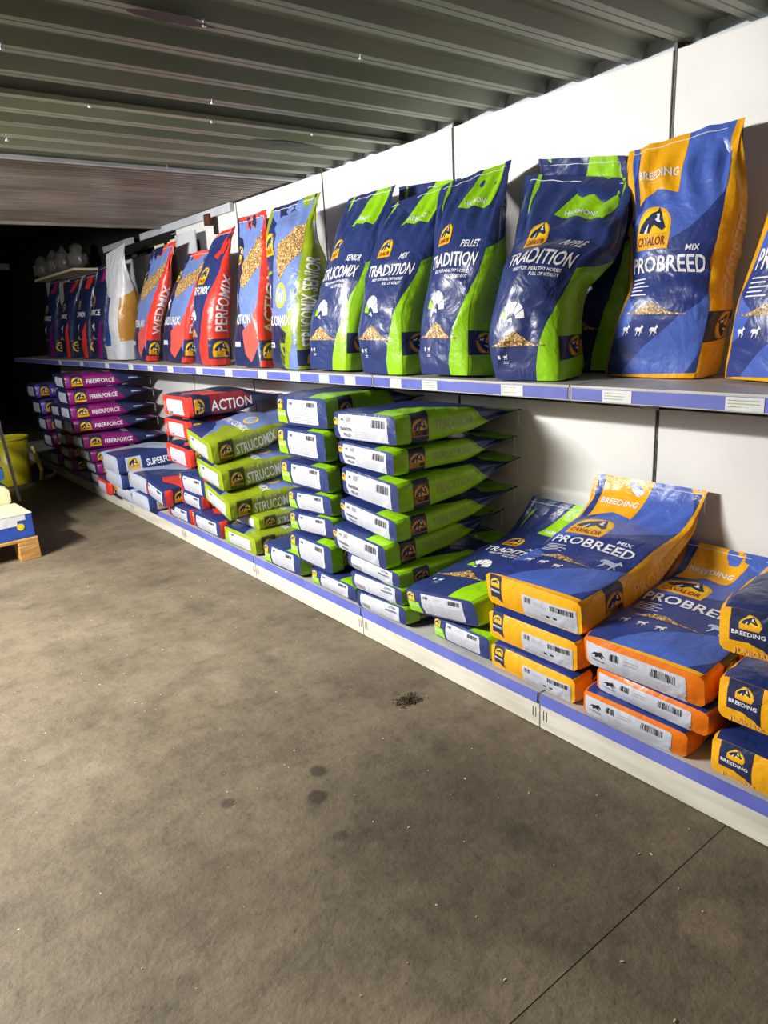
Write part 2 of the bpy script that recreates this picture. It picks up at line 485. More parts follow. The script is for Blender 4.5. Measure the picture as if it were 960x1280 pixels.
# paper price tickets in the upper strip (each can be pulled out)
tick_y = [(.33, .085), (.60, .085), (.83, .095), (1.19, .095), (1.585, .095), (1.99, .085), (2.19, .07), (2.50, .08), (2.70, .08),
          (2.95, .09), (3.27, .09), (3.66, .09), (4.05, .09), (4.50, .09), (4.86, .09), (5.25, .09), (5.8, .09), (6.5, .09), (7.2, .09)]
tick_names = ['outside the right edge', 'under the cropped bag at the right edge', 'under the right side of the tall amber-edged bag', 'under the left side of the tall amber-edged bag',
              'under the slumped lime-sided bag', 'under the pellet bag with the pulled corner', 'right of the shelf joint below the lime bags', 'below the second lime-flag bag from the left',
              'below the leftmost lime-flag bag', 'at the shelf joint below the tall olive-sided bag', 'below the left edge of the olive-sided bag', 'below the pale blue bag with thin red edge',
              'below the bag with the broad red side', 'right of the joint below the red sided bags', 'below the middle of the red-sided bags', 'below the leftmost red-sided bag', 'below the white bag', 'below the far orange and navy bags', 'below the farthest purple bags']
for i, (y, w) in enumerate(tick_y):
    if y < .5: continue
    o = MB().box(SX - .0118, SX - .0106, y - w / 2, y + w / 2, SHELF - .041, SHELF - .007).build('price_ticket', 'ticket')
    tag(o, 'price ticket in the blue strip ' + tick_names[i], 'price ticket', 'price tickets along the upper shelf edge')
    r2 = random.Random(i)
    pr = MB()
    for k in range(3):
        zz = SHELF - .015 - k * .008
        pr.box(SX - .0121, SX - .0119, y + w / 2 - .006 - (w - .014) * r2.uniform(.6, 1), y + w / 2 - .006, zz - .0016, zz + .001)
    o2 = pr.build('ticket_print', 'text_grey'); o2.parent = o


# ------------------------------------------------------------------ feed bags: printed sheets wrapped on a filled bag
W0, T0, L0 = .40, .13, .70
_tc = {}


def text_tris(s, bold=.018):
    if s in _tc: return _tc[s]
    cu = bpy.data.curves.new('txt', 'FONT'); cu.body = s; cu.resolution_u = 2; cu.offset = bold
    ob = bpy.data.objects.new('txt', cu); COL.objects.link(ob)
    me = bpy.data.meshes.new_from_object(ob.evaluated_get(bpy.context.evaluated_depsgraph_get()))
    me.calc_loop_triangles()
    v = np.array([x.co[:2] for x in me.vertices]); t = np.array([l.vertices[:] for l in me.loop_triangles])
    bpy.data.objects.remove(ob); bpy.data.curves.remove(cu); bpy.data.meshes.remove(me)
    v = v - [v[:, 0].min(), 0]
    cap = 0.69
    v = v / cap
    out = (v, t, v[:, 0].max())
    _tc[s] = out
    return out


def clip_axis(poly, ax, lo, hi):
    for sgn, lim in ((1, lo), (-1, -hi)):
        out = []
        n = len(poly)
        for i in range(n):
            p, q = poly[i], poly[(i + 1) % n]
            dp, dq = sgn * p[ax] - lim, sgn * q[ax] - lim
            if dp >= 0: out.append(p)
            if (dp > 0 and dq < 0) or (dp < 0 and dq > 0):
                t = dp / (dp - dq)
                out.append((p[0] + (q[0] - p[0]) * t, p[1] + (q[1] - p[1]) * t))
        poly = out
        if len(poly) < 3: return []
    return poly


class Design:
    def __init__(s, nu=22, ns=8, nz=36, **body):
        s.nu, s.ns, s.nz = nu, ns, nz
        s.body = body       # front, back, right, left, bottom, top colours
        s.call = 0; s.lg = 0
        s.items = {}        # (part, mat) -> [cells, fracs, faces, layer]
        s.gx = [-1 + i / ns for i in range(ns)] + [i / nu for i in range(nu)] + [1 + i / ns for i in range(ns)] + [2 + i / 8 for i in range(9)]

    def tosheet(s, region, pts):
        out = []
        for x, y in pts:
            if region == 'front':
                X = x / W0 if 0 <= x <= W0 else (1 + (x - W0) / T0 if x > W0 else x / T0)
                out.append((min(X, 2.0), min(max(y / L0, 0), 1)))
            elif region == 'right': out.append((1 + x / T0, y / L0))
            elif region == 'left': out.append((-1 + x / T0, y / L0))
            elif region == 'bottom': out.append((x / W0, y / T0))
        return out

    def add(s, part, mat, layer, region, tris):
        """tris: list of small convex polygons in metres on a region"""
        key = (part, mat, s.call if part in ('colour_band', 'colour_flag', 'printed_emblem', 'picture', 'lettering') else (s.lg if part == 'logo' else 0))
        it = s.items.setdefault(key, [[], [], [], []])
        bott = region == 'bottom'
        for tri in tris:
            P = s.tosheet(region, tri)
            xs = [p[0] for p in P]; ys = [p[1] for p in P]
            if bott: gx = [i / s.nu for i in range(s.nu + 1)]; gy = [i / s.ns for i in range(s.ns + 1)]
            else: gx = s.gx; gy = [i / s.nz for i in range(s.nz + 1)]
            lo, hi = min(xs), max(xs)
            for ix in range(len(gx) - 1):
                if gx[ix + 1] <= lo + 1e-9 or gx[ix] >= hi - 1e-9: continue
                c1 = clip_axis(P, 0, gx[ix], gx[ix + 1])
                if not c1: continue
                yl, yh = min(p[1] for p in c1), max(p[1] for p in c1)
                i0 = max(0, int(yl * (len(gy) - 1) - 1e-6)); i1 = min(len(gy) - 2, int(yh * (len(gy) - 1) + 1e-6))
                for iy in range(i0, i1 + 1):
                    c2 = clip_axis(c1, 1, gy[iy], gy[iy + 1])
                    if len(c2) < 3: continue
                    c2 = [((p[0] - gx[ix]) / (gx[ix + 1] - gx[ix]), (p[1] - gy[iy]) / (gy[iy + 1] - gy[iy])) for p in c2]
                    # split along the cell diagonal so the print lies exactly on the film's two triangles
                    R_ = [(p[0], p[1], p[0] - p[1]) for p in c2]
                    for sg in (1, -1):
                        c3 = []
                        n = len(R_)
                        for k in range(n):
                            p, q = R_[k], R_[(k + 1) % n]
                            dp, dq = sg * p[2], sg * q[2]
                            if dp >= -1e-9: c3.append(p[:2])
                            if (dp > 1e-9 and dq < -1e-9) or (dp < -1e-9 and dq > 1e-9):
                                t = dp / (dp - dq)
                                c3.append((p[0] + (q[0] - p[0]) * t, p[1] + (q[1] - p[1]) * t))
                        if len(c3) < 3: continue
                        ar = sum(c3[k - 1][0] * c3[k][1] - c3[k][0] * c3[k - 1][1] for k in range(len(c3)))
                        if abs(ar) < 1e-7: continue
                        b = len(it[0])
                        for p in c3:
                            it[0].append((1 if bott else 0, ix, iy))
                            it[1].append(p)
                            it[3].append(layer)
                        it[2].append(tuple(range(b, b + len(c3))))

    def poly(s, part, mat, layer, region, pts):
        s.call += 1
        V = [Vector((x, y, 0)) for x, y in pts]
        tr = tessellate_polygon([V])
        tris = []
        for a, b, c in tr:
            t = [pts[a], pts[b], pts[c]]
            ar = (t[1][0] - t[0][0]) * (t[2][1] - t[0][1]) - (t[2][0] - t[0][0]) * (t[1][1] - t[0][1])
            if abs(ar) < 1e-12: continue
            if ar < 0: t = t[::-1]
            # polygons that cross onto the gusset are cut at the fold first
            if region == 'front' and max(p[0] for p in t) > W0 and min(p[0] for p in t) < W0:
                for lo, hi in ((-9, W0), (W0, 9)):
                    c = clip_axis(t, 0, lo, hi)
                    if c: tris.append(c)
            else: tris.append(t)
        s.add(part, mat, layer, region, tris)

    def rect(s, part, mat, layer, region, x0, y0, x1, y1):
        s.poly(part, mat, layer, region, [(x0, y0), (x1, y0), (x1, y1), (x0, y1)])

    def text(s, txt, region, x, y, h, mat='text_white', layer=4, rot=0, w=None, part='lettering', skew=0.0):
        s.call += 1
        v, t, wid = text_tris(txt)
        sx = h if w is None else w / wid
        ca, sa = math.cos(rot), math.sin(rot)
        P = [((vx * sx + vy * h * skew) * ca - vy * h * sa + x, (vx * sx + vy * h * skew) * sa + vy * h * ca + y) for vx, vy in v]
        s.add(part, mat, layer, region, [[P[i] for i in tri] for tri in t])

    def lines(s, region, x, y, w, h, n, mat='text_white', part='lettering', rng=None, layer=3, rot=0):
        r = rng or random.Random(7)
        for k in range(n):
            yy = y + h - (k + .5) * h / n
            ww = w * r.uniform(.6, 1)
            s.rect(part, mat, layer, region, x, yy - h / n * .16, x + ww, yy + h / n * .16)

    def logo(s, region, cx, cy, sz, rot=0.0, flip=False, word=True, dull=False):
        """yellow arch with a navy horse head and an orange border"""
        s.lg += 1
        ca, sa = math.cos(rot), math.sin(rot)

        def T(pts, k=1.0): return [(cx + (x * ca - y * sa) * sz * k, cy + (x * sa + y * ca) * sz * k) for x, y in pts]
        arch = [(-.5, -.42), (.5, -.42), (.52, -.12), (.50, .0)] + [(.5 * math.cos(a), .04 + .42 * math.sin(a)) for a in np.linspace(.1, math.pi - .1, 12)] + [(-.50, .0), (-.52, -.12)]
        inner = [(-.45, -.10), (.45, -.10)] + [(.45 * math.cos(a), .04 + .36 * math.sin(a)) for a in np.linspace(.0, math.pi, 12)]
        head = [(-.42, -.06), (-.36, .08), (-.22, .22), (-.02, .33), (.10, .36), (.14, .44), (.19, .36), (.24, .26), (.32, .10), (.38, .0), (.30, -.06), (.24, -.02),
                (.14, .03), (.06, .08), (.0, .02), (-.04, -.09), (-.14, -.09), (-.12, .04), (-.2, -.02), (-.24, -.09)]
        streak = [(-.20, -.09), (-.12, .10), (-.10, .10), (-.12, -.09)]
        face = [(.08, .30), (.17, .30), (.18, .18), (.24, .12), (.16, .12), (.07, .18), (.12, .24)]
        s.poly('logo', 'amber' if not dull else 'gold', 2, region, T(arch))
        s.poly('logo', 'yellow' if not dull else 'amber', 3, region, T(inner))
        s.poly('logo', 'navydark', 4, region, T(head))
        s.poly('logo', 'text_white', 5, region, T(streak)); s.poly('logo', 'text_white', 5, region, T(face))
        if word:
            x, y = T([(-.42, -.34)])[0]
            s.text('CAVALOR', region, x, y, sz * .17, 'maroon', 4, rot, w=sz * .84, part='logo')

    def horse(s, region, cx, cy, sz, mat='text_white', layer=3):
        pts = [(-.5, .1), (-.42, .25), (-.25, .28), (.1, .24), (.2, .34), (.26, .5), (.33, .42), (.48, .30), (.45, .22), (.33, .26), (.28, .1), (.27, -.05), (.40, -.18),
               (.36, -.22), (.2, -.08), (.16, -.42), (.11, -.42), (.10, -.06), (-.18, -.05), (-.2, -.2), (-.32, -.42), (-.37, -.40), (-.29, -.15), (-.34, .08), (-.46, -.05)]
        s.poly('printed_emblem', mat, layer, region, [(cx + x * sz, cy + y * sz) for x, y in pts])

    def pile(s, region, x0, x1, y, h, layer=3, seed=1):
        r = random.Random(seed); n = 16
        top = [(x0 + (x1 - x0) * i / n, y + h * (math.exp(-((i / n - .45) / .22) ** 2)) * r.uniform(.85, 1.05) + .003) for i in range(n + 1)]
        bot = [(x1, y), (x0, y)]
        s.poly('picture', 'grain', layer, region, bot[::-1][:1] + [(x1, y)] + top[::-1])

    def barcode(s, region, x, y, w, h, seed=1, mat='text_dark', layer=4, n=18):
        r = random.Random(seed); k = 0.0
        wd = w / n
        for i in range(n):
            bw = wd * r.choice((.25, .45, .65))
            s.rect('barcode', mat, layer, region, x + i * wd, y, x + i * wd + bw, y + h)

    def dial(s, cx, cy, r, lim='lime'):
        n = 5
        for i in range(n):
            a0 = math.pi * (1 - i / n) - .04; a1 = math.pi * (1 - (i + 1) / n) + .04
            rr = r; ri = r * .35
            pts = [(cx + ri * math.cos(a0), cy + ri * math.sin(a0)), (cx + ri * math.cos(a1), cy + ri * math.sin(a1)),
                   (cx + rr * math.cos(a1), cy + rr * math.sin(a1)), (cx + rr * math.cos((a0 + a1) / 2), cy + rr * math.sin((a0 + a1) / 2)), (cx + rr * math.cos(a0), cy + rr * math.sin(a0))]
            s.poly('printed_emblem', lim if i == 0 else 'text_white', 3, 'front', pts[::-1])
        s.poly('printed_emblem', 'text_white', 4, 'front', [(cx - r * .35, cy - .004), (cx + .006, cy - .012), (cx + .002, cy + .004)])

    def endlabel(s, x0, y0, x1, y1, seed=1, nl=6, style=0, flip=False):
        s.rect('label', 'paper', 2, 'bottom', x0, y0, x1, y1)
        w = x1 - x0; h = y1 - y0
        if style == 0:
            s.barcode('bottom', x0 + w * .66, y1 - h * .26, w * .28, h * .18, seed, n=16)
            s.barcode('bottom', x0 + w * .05, y1 - h * .22, w * .14, h * .12, seed + 1, n=7)
            for k in range(nl):
                yy = y0 + h * (.08 + .54 * k / nl)
                s.rect('label_print', 'silver', 3, 'bottom', x0 + w * .05, yy, x0 + w * .94, yy + h * .022)
            s.lines('bottom', x0 + w * .3, y1 - h * .22, w * .26, h * .12, 2, 'silver', 'label_print')
        elif style == 1:     # amber bags: barcodes top, price marks low
            s.barcode('bottom', x0 + w * .55, y1 - h * .30, w * .40, h * .22, seed, n=20)
            s.barcode('bottom', x0 + w * .05, y1 - h * .30, w * .14, h * .22, seed + 2, n=8)
            s.rect('label_print', 'text_dark', 3, 'bottom', x0 + w * .46, y0 + h * .32, x0 + w * .52, y0 + h * .42)
            s.rect('label_print', 'text_dark', 3, 'bottom', x0 + w * .60, y0 + h * .32, x0 + w * .66, y0 + h * .42)
            s.rect('label_print', 'silver', 3, 'bottom', x0 + w * .36, y0 + h * .35, x0 + w * .43, y0 + h * .38)
            s.lines('bottom', x0 + w * .22, y1 - h * .32, w * .28, h * .18, 3, 'silver', 'label_print')
            s.lines('bottom', x0 + w * .05, y0 + h * .05, w * .9, h * .2, 3, 'silver', 'label_print')


DS = {}


def tradition(word, front='TRADITION', lettering=True, end='small', steel=False, flip_end=False, tiny=True, up=0.0):
    d = Design(front='navy', back='navy', right='lime', left='navy', bottom='navy', top='navy')
    F = 'front'
    # lime sweep in the lower right that runs on to the gusset, lime flag at the top
    d.poly('colour_band', 'lime', 1, F, [(.40, 0), (.40, .36), (.375, .31), (.33, .22), (.295, .14), (.27, .06), (.265, 0)])
    d.poly('colour_band', 'lime', 1, F, [(.25, .70), (.40, .70), (.40, .64), (.335, .555), (.16, .565)])
    d.poly('colour_band', 'lime', 1, F, [(.06, .70), (.075, .70), (.07, .66), (.045, .62), (.035, .575), (.03, .60), (.04, .64)])
    # navy upper part of the gusset (the lime ends in a slant)
    d.poly('colour_band', 'navy', 1, 'right', [(0, .42), (T0, .52), (T0, L0), (0, L0)])
    d.poly('colour_band', 'limedark', 2, 'right', [(0, .40), (T0, .50), (T0, .52), (0, .42)])
    d.text('HARMONY', F, .19, .572, .016, 'text_white', 3)
    d.rect('colour_band', 'navydark', 2, 'right', .0, .075, T0, .165)
    d.logo('right', .065, .12, .085, rot=math.pi / 2, word=False, dull=True)
    if lettering:
        d.text(front, 'right', .085, .20, .034, 'text_grey', 3, rot=math.pi / 2, w=.20)
        d.logo(F, .12, .475 + up * .7, .085)
        d.text(word, F, .235, .425 + up, .021, w=min(.11, .021 * 3.6 * len(word) / 4.5), skew=.15)
        d.text(front, F, .045, .37 + up, .038, w=.31)
        if tiny:
            d.text('FEED FOR HEALTHY HORSES', F, .10, .350 + up, .010, w=.22)
            d.text('FULL OF VITALITY', F, .19, .334 + up, .010, w=.13)
        d.dial(.155, .235, .062)
        d.pile(F, .03, .33, .135, .055, seed=len(word))
        d.poly('printed_emblem', 'text_white', 3, F, [(.07, .085), (.082, .085), (.082, .10), (.07, .10)])
        d.horse(F, .11, .092, .025)
        d.lines(F, .095, .065, .04, .012, 2)
    if end == 'small':
        d.logo('bottom', .035, .095, .05, word=False)
        d.rect('colour_band', 'lime', 1, 'bottom', 0.0, .008, .085, .070)
        d.text('TRADITION', 'bottom', .008, .045, .012, w=.07)
        d.endlabel(.105, .014, .345, .118, seed=len(word))
    else:
        d.rect('label', 'paper', 2, 'bottom', .04, .006, .36, .120)
        if not flip_end:
            d.text('TRADITION', 'bottom', .055, .046, .015, 'text_dark', w=.085)
            d.text('PELLET', 'bottom', .075, .018, .014, 'text_dark', w=.055)
            d.barcode('bottom', .27, .072, .08, .035, 3, n=14)
            d.barcode('bottom', .10, .088, .035, .022, 5, n=6, mat='silver')
            d.logo('bottom', .02, .085, .04, word=False)
            d.poly('printed_emblem', 'text_dark', 3, 'bottom', [(.055, .09), (.075, .105), (.085, .09), (.07, .094)])
        else:
            d.text('TRADITION', 'bottom', .345, .085, .015, 'text_dark', w=.085, rot=math.pi)
            d.text('PELLET', 'bottom', .335, .110, .014, 'text_dark', w=.055, rot=math.pi)
            d.barcode('bottom', .05, .02, .08, .035, 3, n=14, mat='silver')
        for k in range(4): d.rect('label_print', 'silver', 3, 'bottom', .16, .02 + k * .013, .25, .021 + k * .013)
    return d


def probreed(end='yellow', side='amber', toptext=True, frontprint=True, emblem=True):
    d = Design(nu=24, ns=8, nz=40, front='probase', back='royal', right=side, left=side, bottom='amber' if end != 'white' else 'orange', top=side)
    F = 'front'
    if frontprint:
        d.poly('colour_band', 'royal', 1, F, [(.16, .70), (.34, .70), (.40, .60), (.40, .53), (.27, .42), (.17, .37), (0, .30), (0, .44), (.07, .49)])
        d.poly('colour_band', 'royal', 1, F, [(.0, .70), (.05, .70), (.03, .62), (0, .58)])
        d.poly('colour_band', 'royal', 1, F, [(.40, .24), (.40, .10), (.33, .0), (.08, 0), (.16, .09), (.27, .17)])
        d.poly('colour_band', 'royal', 1, F, [(0, .24), (.10, .19), (.06, .12), (0, .10)])
        d.poly('colour_flag', 'amber', 2, F, [(.055, .70), (.225, .70), (.205, .53), (.13, .548), (.045, .505)])
        if toptext: d.text('BREEDING', F, .06, .583, .024, w=.14); d.lines(F, .062, .568, .13, .008, 1, 'ambertext')
        d.logo(F, .125, .425, .15)
        d.text('MIX', F, .27, .352, .018, w=.055)
        d.text('PROBREED', F, .035, .295, .045, w=.325)
        d.lines(F, .04, .225, .11, .055, 5)
        d.pile(F, .04, .30, .180, .028, seed=4)
        for x in (.07, .13, .19): d.horse(F, x, .135, .035)
        if emblem: d.horse(F, .32, .235, .075, 'ice')
    d.rect('colour_band', 'navydark', 2, 'right', 0, .10, T0, .185)
    if frontprint: d.poly('colour_band', 'amber', 2, F, [(.0, 0), (.40, 0), (.40, .016), (.30, .014), (.06, .006)])
    d.logo('right', .065, .142, .085, rot=math.pi / 2, word=False, dull=True)
    d.text('PROBREED', 'right', .092, .235, .05, 'ambertext', 3, rot=math.pi / 2, w=.25)
    if end == 'yellow':
        d.poly('colour_flag', 'navydark', 2, 'bottom', [(.02, .13), (.075, .13), (.075, .022), (.048, .04), (.02, .034)])
        d.logo('bottom', .047, .10, .042, word=False)
        d.text('BREEDING', 'bottom', .024, .062, .009, w=.046)
        d.endlabel(.17, .004, .385, .094, seed=6, style=1)
    elif end == 'white':
        d.rect('label', 'paper', 2, 'bottom', .01, .0, .35, .108)
        d.poly('printed_emblem', 'text_dark', 3, 'bottom', [(.03, .06), (.045, .075), (.06, .078), (.07, .085), (.085, .062), (.07, .068), (.075, .05), (.06, .062), (.045, .05), (.045, .064)])
        d.text('CAVALOR', 'bottom', .03, .036, .007, 'text_dark', w=.05)
        d.barcode('bottom', .10, .065, .035, .03, 3, n=8)
        d.barcode('bottom', .24, .065, .08, .032, 4, n=16)
        d.lines('bottom', .15, .065, .07, .025, 2, 'silver', 'label_print')
        for k in range(4): d.rect('label_print', 'silver', 3, 'bottom', .10, .012 + k * .011, .33, .0135 + k * .011)
    else:   # junior
        d.poly('colour_flag', 'navydark', 2, 'bottom', [(.025, .13), (.118, .13), (.118, .018), (.07, .044), (.025, .040)])
        d.logo('bottom', .071, .098, .046, word=False)
        d.text('BREEDING', 'bottom', .031, .062, .011, w=.078)
        d.text('JUNIORIX', 'bottom', .03, .005, .015, 'ambertext', w=.10)
        d.endlabel(.175, .006, .36, .10, seed=9)
    return d


def senior():
    d = Design(front='steel', back='steel', right='olive', left='olive', bottom='olive', top='navydark')
    F = 'front'
    d.poly('colour_band', 'navydark', 1, F, [(0, 0), (.22, 0), (.30, .16), (.16, .22), (.16, .23), (0, .23)])
    d.poly('colour_band', 'navy', 1, F, [(.0, .27), (.15, .27), (.15, .56), (.10, .62), (.03, .66), (.0, .60)])
    d.poly('colour_band', 'olive', 1, F, [(.19, .075), (.29, .0), (.24, .0), (.20, .02)])
    d.poly('colour_band', 'olive', 1, F, [(.20, .05), (.20, .11), (.31, .25), (.36, .27), (.36, .12), (.28, .01)])
    d.poly('colour_band', 'navydark', 1, F, [(.08, .70), (.30, .70), (.26, .655), (.12, .64)])
    d.poly('colour_band', 'olive', 2, F, [(.27, .70), (.37, .70), (.36, .66), (.26, .655)])
    d.poly('picture', 'grain', 2, F, [(.19, .46), (.19, .50), (.30, .57), (.40, .60), (.40, .48), (.32, .44), (.22, .37)])
    d.logo(F, .085, .525, .105)
    d.rect('lettering', 'olive', 2, F, .04, .405, .14, .417)
    d.horse(F, .08, .33, .085)
    d.poly('printed_emblem', 'yellow', 2, F, [(.245 + .05 * math.cos(a), .315 + .05 * math.sin(a)) for a in np.linspace(0, 6.28, 16)[:-1]])
    d.poly('printed_emblem', 'steellt', 3, F, [(.245 + .036 * math.cos(a), .315 + .036 * math.sin(a)) for a in np.linspace(0, 6.28, 16)[:-1]])
    d.horse(F, .25, .31, .05, 'text_white', 4)
    d.text('STRUCOMIX', F, .02, .195, .040, w=.32)
    d.text('SENIOR', F, .02, .172, .014, w=.05)
    d.rect('sticker', 'paper', 2, F, .03, .095, .13, .118)
    d.text('SENIOR', F, .045, .101, .010, 'text_dark', w=.07)
    d.text('STRUCOMIX SENIOR', 'right', .068, .10, .048, 'text_white', 3, rot=math.pi / 2, w=.37)
    d.rect('valve', 'ice', 2, 'right', .055, .52, .075, .60)
    d.rect('colour_band', 'navydark', 2, 'right', 0, .015, T0, .085)
    d.logo('right', .065, .05, .06, word=False, dull=True)
    return d


def struco_lying():
    d = Design(front='steel', back='navydark', right='olive', left='olive', bottom='olive', top='olive')
    F = 'front'
    d.poly('colour_band', 'navy', 1, F, [(0, 0), (.26, 0), (.20, .11), (.13, .17), (0, .22)])
    d.poly('colour_band', 'olive', 1, F, [(.27, .0), (.40, .0), (.40, .32), (.30, .28), (.18, .20), (.24, .12)])
    d.text('STRUCOMIX', F, .05, .25, .05, w=.33)
    d.poly('printed_emblem', 'yellow', 2, F, [(.27 + .055 * math.cos(a), .37 + .055 * math.sin(a)) for a in np.linspace(0, 6.28, 16)[:-1]])
    d.poly('printed_emblem', 'steellt', 3, F, [(.27 + .04 * math.cos(a), .37 + .04 * math.sin(a)) for a in np.linspace(0, 6.28, 16)[:-1]])
    d.rect('colour_band', 'olivedark', 2, 'right', 0.005, .045, T0 - .005, .150)
    d.logo('right', .065, .095, .085, rot=math.pi / 2, word=False, dull=False)
    d.text('STRUCOMIX', 'right', .105, .165, .06, 'text_white', 3, rot=math.pi / 2, w=.29)
    d.lines('right', .01, .17, .04, .2, 6, 'silver')
    d.rect('label', 'paper', 2, 'bottom', .075, .018, .35, .105)
    d.rect('colour_band', 'lime', 1, 'bottom', .02, .012, .07, .11)
    d.logo('bottom', .03, .09, .036, word=False)
    for k in range(5): d.rect('label_print', 'silver', 3, 'bottom', .09, .03 + k * .012, .33, .0315 + k * .012)
    d.barcode('bottom', .10, .085, .05, .012, 2, n=10)
    return d


def redbag(front='ACTION', side='ACTION', style='steel', sidecol='red', end='red'):
    base = dict(steel='steel', navy='navy')[style]
    d = Design(nu=18, ns=6, nz=30, front=base, back='navydark', right=sidecol, left='navydark', bottom=sidecol, top='red')
    F = 'front'
    if style == 'steel':
        d.poly('colour_band', 'navydark', 1, F, [(0, 0), (.40, 0), (.40, .06), (.16, .22), (0, .21)])
        d.poly('colour_band', 'navydark', 1, F, [(0, .25), (.13, .25), (.15, .50), (.08, .60), (0, .62)])
        d.poly('colour_band', 'redlt', 2, F, [(.20, .06), (.27, .02), (.40, .12), (.40, .30), (.33, .22), (.18, .17)])
        d.poly('picture', 'grain', 2, F, [(.12, .40), (.14, .48), (.28, .56), (.40, .62), (.40, .47), (.28, .42), (.18, .36)])
        d.poly('colour_band', 'redlt', 1, F, [(.12, .70), (.30, .70), (.24, .64), (.14, .64)])
        d.logo(F, .065, .52, .095)
        d.horse(F, .07, .32, .08)
        d.text(front, F, .015, .205, .042, w=.30)
        d.rect('sticker', 'paper', 3, F, .03, .095, .13, .12)
    else:
        d.poly('colour_band', 'red', 1, F, [(.40, 0), (.40, .42), (.35, .30), (.29, .18), (.25, .08), (.24, 0)])
        d.poly('colour_band', 'red', 1, F, [(.30, .70), (.40, .70), (.37, .58), (.27, .53), (.22, .545)])
        d.logo(F, .17, .44, .11)
        d.text(front, F, .03, .34, .04, w=.32)
        d.dial(.12, .215, .055, 'red')
        d.pile(F, .04, .24, .135, .04, seed=9)
        d.lines(F, .07, .06, .05, .03, 3)
    d.rect('colour_band', 'navydark', 2, 'right', .0, .03, T0, .125)
    d.logo('right', .065, .075, .085, word=False)
    d.text(side, 'right', .10, .16, .06, 'text_white', 3, rot=math.pi / 2, w=.30 if len(side) > 3 else .1)
    d.rect('label', 'paper', 2, 'bottom', .09, .012, .34, .108)
    for k in range(5): d.rect('label_print', 'silver', 3, 'bottom', .10, .035 + k * .012, .33, .0365 + k * .012)
    d.barcode('bottom', .11, .018, .06, .010, 2, n=10)
    d.text('ACTION', 'bottom', .06, .03, .022, rot=math.pi / 2, w=.06)
    return d


def redlying():
    d = redbag(end='navy')
    return d


def navyred_lying():
    d = Design(nu=18, ns=6, nz=30, front='navy', back='navy', right='navydark', left='red', bottom='navy', top='navy')
    d.poly('colour_band', 'red', 1, 'front', [(.12, .10), (.22, .06), (.32, .12), (.40, .14), (.40, .34), (.28, .30), (.16, .22)])
    d.rect('colour_band', 'red', 1, 'right', 0, .0, T0, .06)
    d.logo('right', .065, .12, .09, rot=math.pi / 2, word=False)
    d.rect('colour_band', 'red', 1, 'bottom', 0, 0, .05, .08)
    d.logo('bottom', .025, .10, .04, word=False)
    d.endlabel(.08, .012, .36, .11, seed=3)
    return d


def fiber(front='FIBERFORCE', stripe=None, stand=False):
    d = Design(nu=16, ns=6, nz=28, front='navydark', back='navydark', right='purple' if stripe is None else stripe, left='navydark', bottom='navydark', top='navydark')
    F = 'front'
    sc = 'purple' if stripe is None else stripe
    d.poly('colour_band', sc, 1, F, [(.40, 0), (.40, .30), (.33, .24), (.27, .10), (.27, 0)])
    d.poly('colour_band', 'magenta' if stripe is None else stripe, 1, F, [(.20, .68), (.33, .68), (.31, .57), (.18, .57)])
    d.logo(F, .18, .43, .085, dull=True)
    d.text(front, F, .03, .33, .040, w=.34)
    d.horse(F, .20, .24, .08)
    d.pile(F, .05, .28, .15, .03)
    d.poly('colour_band', 'navydark', 1, 'right', [(0, .36), (T0, .46), (T0, L0), (0, L0)])
    d.rect('colour_band', 'navydark', 2, 'right', .0, .045, T0, .14)
    d.logo('right', .065, .092, .09, rot=math.pi / 2, word=False)
    if stand: d.body['right'] = 'navydark'
    else: d.text(front, 'right', .085, .165, .036, 'text_white', 3, rot=math.pi / 2, w=.22)
    d.rect('valve', 'ice', 2, 'right', .05, .50, .07, .58)
    d.rect('label', 'paper', 2, 'bottom', .13, .02, .36, .11)
    return d


def superf():
    d = Design(nu=18, ns=6, nz=30, front='ice', back='ice', right='navy', left='navy', bottom='ice', top='ice')
    d.poly('colour_band', 'navy', 1, 'front', [(.12, .0), (.40, 0), (.40, .40), (.30, .30), (.20, .20)])
    d.rect('sticker', 'ice', 2, 'right', .015, .06, T0 - .015, .185)
    d.logo('right', .065, .122, .095, rot=math.pi / 2, word=False)
    d.text('SUPERFORCE', 'right', .095, .225, .045, 'text_white', 3, rot=math.pi / 2, w=.28)
    d.rect('label', 'paper', 2, 'bottom', .10, .01, .35, .115)
    d.logo('bottom', .05, .085, .05, word=False)
    for k in range(5): d.rect('label_print', 'silver', 3, 'bottom', .12, .025 + k * .012, .34, .0265 + k * .012)
    return d


def whitebag():
    d = Design(nu=14, ns=6, nz=28, front='white', back='white', right='white', left='white', bottom='white', top='white')
    d.poly('picture', 'blueprint', 1, 'front', [(0, .10), (.20, .10), (.23, .42), (.05, .45), (0, .35)])
    for k in range(3): d.rect('picture', 'ice', 2, 'front', .03, .24 + k * .05, .14, .265 + k * .05)
    d.logo('front', .12, .40, .09, dull=True)
    d.poly('picture', 'gold', 1, 'right', [(0, .13), (T0, .15), (T0, .50), (.06, .45), (0, .42)])
    return d


def plain(c, bottom=None, other=None):
    return Design(nu=12, ns=5, nz=22, front=c, back=c, right=other or c, left=other or c, bottom=bottom or c, top=c)


def noise1(x, y, seed):
    r = np.random.RandomState(seed)
    out = np.zeros_like(x)
    for k in range(5):
        a = r.uniform(0, 2 * math.pi); f = r.uniform(8, 26); p = r.uniform(0, 6.28)
        out += np.sin((x * math.cos(a) + y * math.sin(a)) * f + p + 1.1 * np.sin(x * f * .37 + y * f * .21 + p * 2)) / (1 + k * .5)
    return out / 2.4


